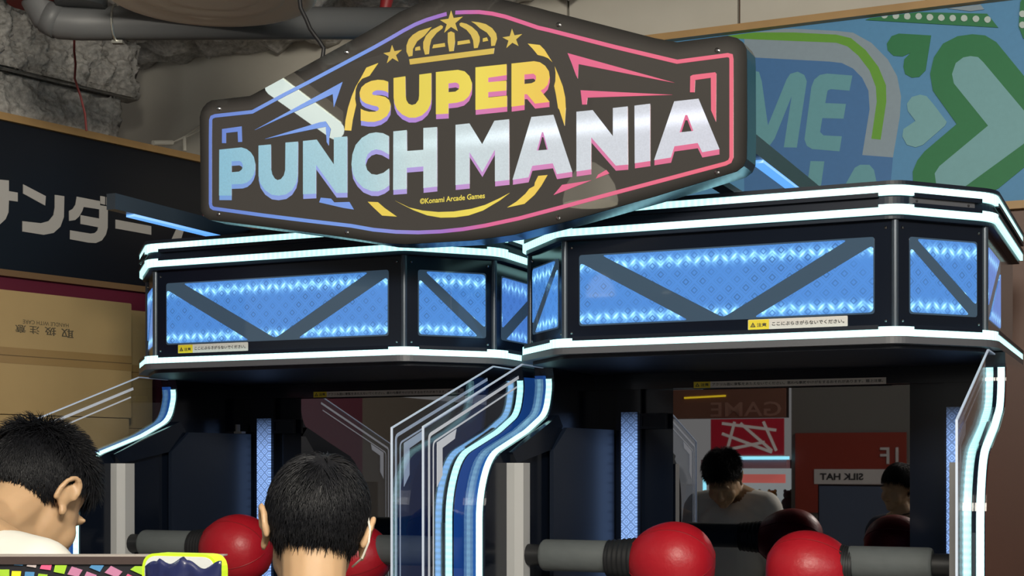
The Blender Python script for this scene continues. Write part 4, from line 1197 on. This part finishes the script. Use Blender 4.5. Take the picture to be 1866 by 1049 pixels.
for k in range(14):
    a, b = 1.36 + (k % 5) * 0.112, 0.952 + (k // 5) * 0.17
    cn, c = (('golden', (0.5, 0.35, 0.06)), ('white', (0.6, 0.55, 0.5)), ('black', (0.05, 0.04, 0.04)), ('yellow', (0.5, 0.5, 0.05)), ('brown', (0.3, 0.2, 0.14)))[(k * 3 + k // 5) % 5]
    q = MB().ball((0, 0, 0), (0.052, 0.045, 0.05), 10, 6).ball((0.0, 0.0, 0.062), 0.034, 10, 6).ball((-0.026, 0, 0.09), 0.013, 6, 4).ball((0.026, 0, 0.09), 0.013, 6, 4)
    o = q.build('plush_toy', mat('plush_' + cn, c, 0.9), None, smooth='all')
    o.location = Xm(a, b, -0.3)
    tag(o, '%s plush prize, %s from the right in the %s row of the mirrored crane game' % (cn, ('first', 'second', 'third', 'fourth', 'fifth')[k % 5], ('bottom', 'middle', 'top')[k // 5]), 'plush toy', 'plush prizes in the crane game')
r_ = empty('banner', Xm(1.57, 1.62, 0))
tag(r_, 'dark red banner with crossed white tape print above the mirrored crane game', 'banner')
X = mir(r_)
MB().box(1.32, 1.83, -0.02, 0.0, 1.63, 1.88, X=B(X)).build('cloth', mat('banner_red', (0.42, 0.012, 0.03), 0.6, emit=(0.5, 0.01, 0.03), estr=0.2), r_)
for p, q in (((1.40, 1.66), (1.62, 1.85)), ((1.37, 1.80), (1.75, 1.85)), ((1.45, 1.72), (1.76, 1.66)), ((1.66, 1.86), (1.72, 1.64)), ((1.40, 1.65), (1.75, 1.78)), ((1.37, 1.66), (1.46, 1.86))):
    MB().prism(stroke([p, q], 0.02), X, 0, 0.002).build('tape_print', mat('banner_white', (0.7, 0.66, 0.62), 0.6, emit=(0.7, 0.62, 0.6), estr=0.25), r_)
r_ = empty('shop_fascia', Xm(1.75, 1.88, 0))
tag(r_, 'brown fascia with pale letters GAME mirrored above the crane game', 'fascia')
X = mir(r_)
MB().box(1.33, 2.4, -0.2, -0.1, 1.89, 2.6, X=B(X)).build('fascia_board', mat('fascia_brown', (0.2, 0.09, 0.06), 0.6), r_)
tx = MB()
add_text(tx, 'GAME', X, 1.36, 1.86, 1.90, 2.0, -0.098, 0.01)
tx.build('lettering', mat('fascia_letters', (0.35, 0.2, 0.15), 0.6), r_)
MB().prism(stroke([(1.75, 2.045), (2.05, 2.035)], 0.012), X, -0.1, -0.09).build('yellow_light', mat('yellow_glow', (0.6, 0.4, 0), 0.5, emit=(1, 0.7, 0.03), estr=1.2), r_)
r_ = empty('metal_column', Xm(0.9, 0, -0.1))
tag(r_, 'grey metal clad column mirrored on the right of the screen', 'column')
X = mir(r_)
MB().box(0.42, 1.29, -0.5, -0.1, 0, 3.37, X=B(X)).build('cladding', mat('brushed_metal', (0.2, 0.195, 0.18), 0.35, metal=0.3), r_)
r_ = empty('floor_sign', Xm(0.9, 1.2, -0.08))
tag(r_, 'orange red floor sign reading 1F and SILK HAT on the mirrored column', 'sign')
X = mir(r_)
MB().box(0.52, 1.26, -0.1, -0.085, 1.24, 1.78, X=B(X)).build('board', mat('sign_orange', (0.26, 0.035, 0.02), 0.5), r_)
MB().box(0.50, 1.13, -0.086, -0.08, 1.435, 1.535, X=B(X)).build('white_strip', mat('strip_white', (0.6, 0.58, 0.58), 0.5), r_)
tx = MB()
add_text(tx, '1F', X, 0.57, 0.69, 1.57, 1.68, -0.079, 0.01)
tx.build('floor_number', mat('strip_white', (0, 0, 0)), r_)
tx = MB()
add_text(tx, 'SILK HAT', X, 0.80, 1.09, 1.462, 1.508, -0.078, 0.03)
tx.build('lettering', ink, r_)
# booth wall that the left screen mirrors
r_ = empty('partition_screen', (-4.9, 1.3, 0))
tag(r_, 'brown partition mirrored dimly in the left screen', 'partition')
MB().box(-1.3, 1.3, -0.03, 0.03, 0, 2.05, X=lambda x, y, z: (x * 0.4 - y * 0.9, x * 0.9 + y * 0.4, z)).build('partition_board', mat('partition_brown', (0.16, 0.13, 0.10), 0.6), r_)

# ------------------------------------------------------------------ foreground: decorated cabinet top and lime display stand
r_ = empty('prize_cabinet', (-0.65, 1.5, 0))
tag(r_, 'black cabinet top decorated with rows of coloured squares at the lower left edge', 'cabinet')


def XC(a, b, d):
    return (a + 0.65, -d, b)


MB().box(-1.15, -0.30, -0.018, -0.002, 0, 1.4585, X=lambda a, d, b: XC(a, b, d)).build('cabinet_body', mat('cabinet_black', (0.012, 0.012, 0.016), 0.4), r_)
MB().box(-1.14, -0.31, -0.022, -0.018, 0.3, 1.45, X=lambda a, d, b: XC(a, b, d)).build('back_panel', mat('cabinet_back_blue', (0.22, 0.30, 0.45), 0.5), r_)
MB().box(-1.155, -0.295, -0.023, 0.0, 1.4585, 1.4598, X=lambda a, d, b: XC(a, b, d)).build('top_edge', mat('pale_edge', (0.3, 0.27, 0.25), 0.4), r_)
MB().box(-1.15, -0.30, -0.002, 0.0, 1.4505, 1.4585, X=lambda a, d, b: XC(a, b, d)).build('brown_band', mat('brown_band', (0.04, 0.026, 0.024), 0.5), r_)
k_ = 4.241
tl = [('lime', [(-10, 328), (68, 328), (68, 400), (-10, 400)]), ('yellow', [(90, 340), (160, 342), (152, 400), (82, 400)]), ('blue', [(192, 345), (264, 348), (256, 410), (184, 410)]), ('white', [(208, 290), (280, 292), (274, 314), (203, 302)]),
      ('pink', [(318, 292), (398, 292), (388, 333), (306, 322)]), ('lime', [(295, 360), (366, 368), (350, 420), (280, 415)]), ('lime', [(424, 294), (516, 294), (494, 362), (412, 346)]), ('mauve', [(552, 305), (636, 332), (604, 384), (518, 366)]),
      ('mauve', [(668, 344), (745, 372), (720, 420), (640, 400)]), ('blue', [(705, 294), (802, 296), (770, 346), (688, 312)]), ('mauve', [(855, 300), (944, 346), (905, 390), (806, 352)]), ('pink', [(985, 362), (1040, 390), (1000, 420), (955, 400)]),
      ('lime', [(1040, 302), (1110, 302), (1150, 345), (1100, 372), (1004, 328)]), ('blue', [(110, 288), (178, 290), (172, 297), (104, 294)])]
tc = {'lime': (0.28, 0.48, 0.03), 'yellow': (0.75, 0.66, 0.02), 'blue': (0.06, 0.2, 0.4), 'white': (0.42, 0.36, 0.36), 'pink': (0.62, 0.09, 0.2), 'mauve': (0.4, 0.16, 0.28)}
for c, q in tl:
    pts = [(((x / k_) - 933) / 2675.1 * 1.5, 1.55 + (850.4 - (960 + y / k_)) / 2675.1 * 1.5) for x, y in q]
    MB().prism(pts[::-1], XC, -0.002, -0.0008).build('coloured_square', mat('square_' + c, tc[c], 0.5), r_)

r_ = empty('display_stand', (-0.322, 1.42, 0), radians(-20))
tag(r_, 'lime green framed white display stand at the bottom, left of the man in black', 'display stand')
XD = lambda a, b, d: (a, -d, b)
MB().prism(round_poly([(-0.042, 1.0), (0.042, 1.0), (0.042, 1.466), (-0.042, 1.466)], 0.016, 6), XD, -0.02, 0.0).build('lime_frame', mat('lime_plastic', (0.50, 0.72, 0.03), 0.35), r_)
MB().prism(round_poly([(-0.0385, 1.01), (0.0395, 1.01), (0.0395, 1.4635), (-0.0385, 1.4635)], 0.014, 6), XD, 0.0, 0.0008).build('white_panel', mat('panel_white', (0.6, 0.63, 0.63), 0.4), r_)
MB().tube([(0, 0.01, 0.02), (0, 0.01, 1.0)], 0.012, 10).build('pole', steel, r_)
MB().lathe([(0, 0.06), (0.012, 0.06), (0.02, 0.03)], (0, 0.0, 0), (0, 0, 1), 24).build('base', steel, r_)


def crumple(x, y):
    return noise.noise(Vector((x * 60, y * 60, 1.7))) * 0.004 + noise.noise(Vector((x * 160, y * 160, 4.7))) * 0.0018


r_ = empty('plastic_bag', (-0.309, 1.375, 1.30), radians(-14))
tag(r_, 'crumpled navy blue plastic packet in front of the lime framed stand', 'packet')
mb_ = MB()
nx, nz = 26, 44
for side in (-1, 1):
    for i in range(nx + 1):
        for j in range(nz + 1):
            a, b = -0.038 + 0.078 * i / nx, 0.159 * j / nz
            e = min(1, 4 * min(i / nx, 1 - i / nx)) * min(1, 5 * (1 - j / nz) + 0.02)
            top = 0.004 * sin(i * 0.55) + (0.004 if 4 < i < 14 else 0) - 0.010 * max(0, 0.25 - i / nx)
            b2 = b + top * (j / nz) ** 4
            mb_.v.append((a, side * (0.011 * e ** 0.6) + crumple(a + 3 * side, b) * (0.3 + e), b2))
n0 = (nx + 1) * (nz + 1)
for i in range(nx):
    for j in range(nz):
        q = i * (nz + 1) + j
        mb_.face((q, q + nz + 1, q + nz + 2, q + 1))
        mb_.face((n0 + q, n0 + q + 1, n0 + q + nz + 2, n0 + q + nz + 1))
for i in range(nx):
    q = i * (nz + 1)
    mb_.face((q, n0 + q, n0 + q + nz + 1, q + nz + 1))
    q += nz
    mb_.face((q, q + nz + 1, n0 + q + nz + 1, n0 + q))
for j in range(nz):
    mb_.face((j, j + 1, n0 + j + 1, n0 + j))
    q = nx * (nz + 1) + j
    mb_.face((q, n0 + q, n0 + q + 1, q + 1))
mb_.build('packet', mat('navy_film', (0.012, 0.016, 0.06), 0.22, spec=0.7), r_, smooth='all')
MB().prism([(-0.026, 0.0), (-0.008, 0.0), (-0.006, 0.142), (-0.026, 0.138)], lambda a, b, d: (a, -0.0135 - d, b), 0, 0.0008).build('blue_print', mat('packet_blue', (0.04, 0.06, 0.28), 0.3), r_)

# ------------------------------------------------------------------ people
skin_m = mat('skin', (0.45, 0.29, 0.165), 0.5, noise_amt=0.06, noise_scale=25)
SSS = skin_m.node_tree.nodes['Principled BSDF']
SSS.inputs['Subsurface Weight'].default_value = 0.12
SSS.inputs['Subsurface Radius'].default_value = (0.01, 0.004, 0.002)
hair_m = mat('black_hair', (0.006, 0.0065, 0.009), 0.5, spec=0.3)
eye_m = mat('eye', (0.6, 0.58, 0.55), 0.2)


def capsule(mb, a, b, ra, rb, n=14, flat=None):
    a, b = Vector(a), Vector(b)
    d = (b - a)
    L = d.length
    d.normalize()
    prof = []
    for k in range(6):
        t = pi / 2 * (1 - k / 5)
        prof.append((-sin(t) * ra, max(1e-4, cos(t) * ra)))
    for k in range(6):
        t = pi / 2 * k / 5
        prof.append((L + sin(t) * rb, max(1e-4, cos(t) * rb)))
    mb.lathe(prof, a, d, n, cap=True)


def remesh(mb, name, m, parent, vox, smooth=6, cut=None):
    me = bpy.data.meshes.new('tmp')
    me.from_pydata(mb.v, [], mb.f)
    bm = bmesh.new()
    bm.from_mesh(me)
    bmesh.ops.recalc_face_normals(bm, faces=bm.faces)
    bm.to_mesh(me)
    bm.free()
    o = bpy.data.objects.new('tmp', me)
    C.objects.link(o)
    md = o.modifiers.new('r', 'REMESH')
    md.mode = 'VOXEL'
    md.voxel_size = vox
    s = o.modifiers.new('s', 'SMOOTH')
    s.iterations = smooth
    s.factor = 0.5
    bpy.context.view_layer.update()
    dg = bpy.context.evaluated_depsgraph_get()
    me2 = bpy.data.meshes.new_from_object(o.evaluated_get(dg))
    bpy.data.objects.remove(o)
    me2.name = name
    if cut:
        bm = bmesh.new()
        bm.from_mesh(me2)
        bmesh.ops.delete(bm, geom=[v for v in bm.verts if cut(v.co)], context='VERTS')
        bm.to_mesh(me2)
        bm.free()
    me2.materials.clear()
    me2.materials.append(m)
    me2.polygons.foreach_set('use_smooth', [True] * len(me2.polygons))
    r = bpy.data.objects.new(name, me2)
    C.objects.link(r)
    r.parent = parent
    return r


def limb(mb, pts, rs):
    for k in range(len(pts) - 1):
        capsule(mb, pts[k], pts[k + 1], rs[k], rs[k + 1])


def hand(mb, w, direction, side, s=1.0):
    """palm, four unequal bent fingers and a thumb from the side of the palm"""
    d = Vector(direction).normalized()
    lat = Vector((side, 0, 0))
    lat = (lat - d * lat.dot(d)).normalized()
    nrm = d.cross(lat)
    w = Vector(w)
    for t in (-0.024, -0.008, 0.008, 0.024):
        capsule(mb, w + lat * t * 0.7, w + d * 0.085 + lat * t, 0.014, 0.0125, 8)
    for t, l in ((-0.027, 0.058), (-0.009, 0.073), (0.009, 0.080), (0.027, 0.070)):
        p = w + d * 0.088 + lat * t
        q = p + d * l * 0.5 + nrm * 0.008
        r = q + d * l * 0.3 + nrm * 0.022
        e = r + d * l * 0.12 + nrm * 0.024
        limb(mb, [p, q, r, e], [0.0095, 0.009, 0.008, 0.007])
    p = w + d * 0.03 - lat * -0.028
    limb(mb, [p, p + d * 0.03 + lat * 0.026, p + d * 0.062 + lat * 0.034 + nrm * 0.01], [0.013, 0.0105, 0.009])


def person(name, loc, yaw, label, head_c, head_rot, neck_base, shirt_mat, hair, lean=0.0, scale=1.0):
    """local frame: +y is the way the figure faces, +x its right-hand side; head_rot = nod, tilt, turn"""
    root = empty(name, loc, yaw)
    tag(root, label, 'person', 'men at the machines')
    HM = Matrix.Translation(head_c) @ Matrix.Rotation(head_rot[2], 4, 'Z') @ Matrix.Rotation(head_rot[1], 4, 'Y') @ Matrix.Rotation(-head_rot[0], 4, 'X') @ Matrix.Scale(scale, 4)
    R3 = HM.to_3x3()
    H = lambda *p: HM @ Vector(p)
    nb = Vector(neck_base)
    b = MB()
    def eb(c, r, rot=None):
        m = R3 @ rot if rot is not None else R3
        b.ball(H(*c), r, 20, 14, M=m)
    eb((0, -0.012, 0.028), (0.076, 0.096, 0.088))             # cranium
    eb((0, 0.028, -0.03), (0.066, 0.070, 0.085))              # face
    eb((0, 0.045, -0.075), (0.052, 0.048, 0.045))             # jaw
    eb((0, 0.074, -0.100), (0.026, 0.022, 0.020))             # chin
    eb((0.036, 0.06, -0.045), (0.028, 0.03, 0.035))           # cheeks
    eb((-0.036, 0.06, -0.045), (0.028, 0.03, 0.035))
    eb((0, 0.086, 0.008), (0.050, 0.014, 0.012))              # brow
    capsule(b, H(0, 0.092, 0.0), H(0, 0.112, -0.038), 0.009, 0.014, 10)
    eb((0, 0.106, -0.043), (0.020, 0.011, 0.010))
    eb((0, 0.094, -0.066), (0.024, 0.010, 0.0075))            # lips
    eb((0, 0.091, -0.078), (0.021, 0.011, 0.008))
    for s in (-1, 1):                                          # ears: rim, dish, lobe
        ring = []
        for k in range(11):
            t = -0.5 + k / 10 * 3.9
            ring.append(H(s * (0.083 + 0.010 * sin(t * 0.8)), -0.012 - 0.019 * cos(t - 0.25) - 0.002, -0.006 + 0.030 * sin(t - 0.25)))
        limb(b, ring, [0.0055] * 11)
        eb((s * 0.078, -0.008, -0.008), (0.010, 0.016, 0.026))
        eb((s * 0.081, 0.000, -0.036), (0.007, 0.009, 0.011))
    # neck, torso, limbs
    limb(b, [H(0, -0.025, -0.035), H(0, -0.03, -0.085).lerp(nb, 0.35), nb], [0.055 * scale, 0.052 * scale, 0.058 * scale])
    limb(b, [H(0, 0.02, -0.07), nb + Vector((0, 0.02, 0.0))], [0.045, 0.05])
    sh = nb + Vector((0, -0.01, -0.075))
    limb(b, [nb + Vector((0.02, -0.01, -0.02)), sh + Vector((0.16, 0, -0.005))], [0.052, 0.05])
    limb(b, [nb + Vector((-0.02, -0.01, -0.02)), sh + Vector((-0.16, 0, -0.005))], [0.052, 0.05])
    hip = Vector((0, nb.y * 0.2, 0.90))
    ch = sh.lerp(hip, 0.32)
    b.ball(ch, (0.165, 0.105, 0.17), 20, 12)
    b.ball(sh.lerp(hip, 0.62), (0.145, 0.10, 0.17), 20, 12)
    b.ball(hip, (0.155, 0.115, 0.13), 20, 12)
    clothes, legs = MB(), MB()
    for s in (-1, 1):
        S = sh + Vector((s * 0.175, 0, -0.02))
        E = S + Vector((s * 0.035, -0.02, -0.28))
        W = E + Vector((-s * 0.02, 0.15, -0.18))
        limb(b, [S, E], [0.048, 0.038])
        limb(b, [E, W], [0.038, 0.026])
        hand(b, W, (0, 0.6, -0.8), s)
        hp, kn, an = hip + Vector((s * 0.085, 0, -0.04)), Vector((s * 0.10, 0.02, 0.48)), Vector((s * 0.11, -0.02, 0.08))
        limb(b, [hp, kn, an], [0.082, 0.055, 0.038])
        capsule(b, an + Vector((0, 0.0, -0.045)), an + Vector((s * 0.02, 0.14, -0.05)), 0.03, 0.026)
        limb(clothes, [sh + Vector((s * 0.03, -0.005, 0.012)), sh + Vector((s * 0.16, -0.002, -0.002)), S], [0.074, 0.066, 0.064])
        limb(clothes, [S, S.lerp(E, 0.72)], [0.064, 0.066])
        limb(legs, [hp, kn, an + Vector((0, 0, 0.0))], [0.096, 0.074, 0.062])
        shoe = MB()
        capsule(shoe, an + Vector((0, -0.02, -0.04)), an + Vector((s * 0.02, 0.15, -0.048)), 0.04, 0.034)
        shoe.build('shoe', mat('dark_shoe', (0.02, 0.02, 0.022), 0.5), root, smooth='all')
    clothes.ball(ch, (0.182, 0.122, 0.185), 20, 12)
    clothes.ball(sh.lerp(hip, 0.62), (0.165, 0.12, 0.19), 20, 12)
    clothes.ball(hip + Vector((0, 0, 0.02)), (0.172, 0.132, 0.13), 20, 12)
    legs.ball(hip, (0.166, 0.126, 0.13), 20, 12)
    body = remesh(b, 'body', skin_m, root, 0.0042, 5)
    ax = (nb - H(0, -0.03, -0.085))

    def neck_cut(co):
        t = (co - nb).dot(-ax.normalized())
        r = ((co - nb) + ax.normalized() * t).length
        return t > -0.055 and r < 0.074
    remesh(clothes, 'shirt', shirt_mat, root, 0.008, 5, neck_cut)
    remesh(legs, 'trousers', mat('dark_trousers', (0.02, 0.022, 0.03), 0.8), root, 0.012, 4)
    for s in (-1, 1):
        MB().ball(H(s * 0.031, 0.070, -0.008), 0.0115, 12, 8).build('eye', eye_m, root, smooth='all')
    hair(root, HM, H)
    return root, H


def strands(root, HM, count, rule, m, name, seed):
    """a cap of hair plus many tapered locks; rule(dir) -> None or (length, lift, spread)"""
    rnd = random.Random(seed)
    mb = MB()
    cx, rx = Vector((0, -0.012, 0.028)), Vector((0.079, 0.099, 0.091))
    R3 = HM.to_3x3()
    made = 0
    crown = Vector((0.0, -0.55, 0.83)).normalized()
    tries = 0
    while made < count and tries < count * 6:
        tries += 1
        d = Vector((rnd.gauss(0, 1), rnd.gauss(0, 1), rnd.gauss(0, 1))).normalized()
        q = rule(d, rnd)
        if not q:
            continue
        L, lift, spread, grav = q
        p = cx + Vector((d.x * rx.x, d.y * rx.y, d.z * rx.z)) * 0.985
        flow = (d - crown)
        flow = flow - d * flow.dot(d)
        if flow.length < 0.05:
            flow = Vector((rnd.uniform(-1, 1), rnd.uniform(-1, 1), 0))
        flow.normalize()
        swirl = d.cross(flow)
        flow = (flow + swirl * rnd.gauss(0.12, spread)).normalized()
        L *= rnd.uniform(0.7, 1.15)
        wv = rnd.uniform(0.0011, 0.0021)
        pts, rad = [], []
        n = 4
        pos = p.copy()
        dirv = (flow * (1 - lift) + d * lift).normalized()
        for k in range(n + 1):
            pts.append(pos.copy())
            rad.append(wv * (1 - k / (n + 0.4)))
            nxt = pos + dirv * (L / n)
            # hug the skull: pull towards the ellipsoid shell
            rel = nxt - cx
            e = sqrt((rel.x / rx.x) ** 2 + (rel.y / rx.y) ** 2 + (rel.z / rx.z) ** 2)
            tgt = 1.0 + lift * 0.5 * (k + 1) / n + 0.035
            if e > tgt and nxt.z > -0.03:
                nxt = cx + rel * (tgt / e)
            if e < 1.0 and nxt.z > -0.03:
                nxt = cx + rel * (1.01 / e)
            dirv = (dirv + Vector((0, 0, -grav)) + (nxt - pos).normalized() * 0.4).normalized()
            pos = nxt
        mb.tube([HM @ v for v in pts], rad, 3, cap=False)
        made += 1
    return mb.build(name, m, root, smooth='all', fix=False)


def cap(root, HM, keep, m, name, k=1.0):
    mb = MB()
    cx, rx = Vector((0, -0.012, 0.028)), Vector((0.079, 0.099, 0.091)) * k
    n, mm = 48, 32
    idx = {}
    for a in range(mm + 1):
        for j in range(n):
            th, ph = pi * a / mm, 2 * pi * j / n
            d = Vector((sin(th) * cos(ph), sin(th) * sin(ph), cos(th)))
            idx[a, j] = (len(mb.v), keep(d))
            mb.v.append(tuple(HM @ (cx + Vector((d.x * rx.x, d.y * rx.y, d.z * rx.z)))))
    for a in range(mm):
        for j in range(n):
            q = [idx[a, j], idx[a + 1, j], idx[a + 1, (j + 1) % n], idx[a, (j + 1) % n]]
            if all(t[1] for t in q):
                mb.face([t[0] for t in q])
    return mb.build(name, m, root, smooth='all', fix=False)


def hairline(d, nape=-0.62, side=-0.25):
    if d.y > 0.35:
        return d.z > 0.25 + 0.35 * (d.y - 0.35)
    if d.y > -0.12:
        return d.z > side + 0.55 * (d.y + 0.12) + 0.1
    return d.z > nape + 0.25 * max(0, d.y + 0.6)


def hair_b(root, HM, H):
    keep = lambda d: hairline(d, -0.74 + 0.05 * noise.noise(d * 9.0), -0.25)
    cap(root, HM, keep, hair_m, 'scalp_hair', 1.02)

    def rule(d, r):
        if not keep(d):
            return None
        if d.z > 0.3:
            return (0.050, 0.17 if r.random() < 0.3 else 0.10, 0.42, 0.15)
        if d.y < -0.3 and d.z < -0.3:
            return (0.042 if r.random() < 0.5 else 0.028, 0.10, 0.3, 0.22)
        return (0.044, 0.09, 0.28, 0.2)
    strands(root, HM, 7000, rule, hair_m, 'hair', 11)


def hair_a(root, HM, H):
    top = lambda d: d.z > 0.30 - 0.25 * d.y and hairline(d, -0.05, 0.2)
    low = lambda d: hairline(d, -0.80, -0.25)
    cap(root, HM, lambda d: hairline(d, -0.40, -0.10), mat('short_hair', (0.013, 0.012, 0.012), 0.6), 'scalp_hair', 1.006)

    def rule(d, r):
        if top(d):
            return (0.058, r.choice((0.25, 0.4, 0.6)), 1.1, 0.10)
        if low(d):
            f = (d.z + 0.80) / 0.5
            if r.random() > 0.03 + f * 1.1:
                return None
            return (0.012 + 0.016 * max(0, min(1, f)), 0.06, 0.3, 0.06)
        return None
    strands(root, HM, 11000, rule, hair_m, 'hair', 5)


# man in the middle, back to the camera
pb = (-0.274, 2.06, 0.0)
rootB, HB = person('person', pb, radians(10), 'man with short black hair and black neck cord, seen from behind', (0.0, 0.037, 1.462), (radians(14), radians(7), 0.0), (0.0, -0.004, 1.337), mat('navy_shirt', (0.02, 0.025, 0.05), 0.8), hair_b, scale=0.86)
cord = MB()
pts = []
for k in range(33):
    t = 2 * pi * k / 32
    pts.append((cos(t) * 0.057, 0.002 + sin(t) * 0.059, 1.356 - 0.010 * sin(t) * 2.2 - 0.010 * abs(cos(t))))
cord.tube(pts, 0.0022, 6, cap=False)
cord.build('neck_cord', cab, rootB, smooth='all')
st = MB()
st.tube([HB(0.0815, -0.034, 0.022), HB(0.087, -0.037, 0.0), HB(0.087, -0.036, -0.02), HB(0.08, -0.022, -0.045), HB(0.068, 0.01, -0.055)], 0.0016, 6)
st.build('mask_strap', whp, rootB)

# man at the left, head bowed to the right
pa = (-0.908, 2.54, 0.0)
person('person', pa, radians(-26), 'man in a white T-shirt with tousled black hair bowing his head at the left edge', (-0.005, 0.125, 1.500), (radians(40), radians(0), 0.0), (0.0, -0.035, 1.447), mat('white_cotton', (0.70, 0.69, 0.64), 0.85, bump=0.1, noise_scale=14), hair_a, scale=0.99)
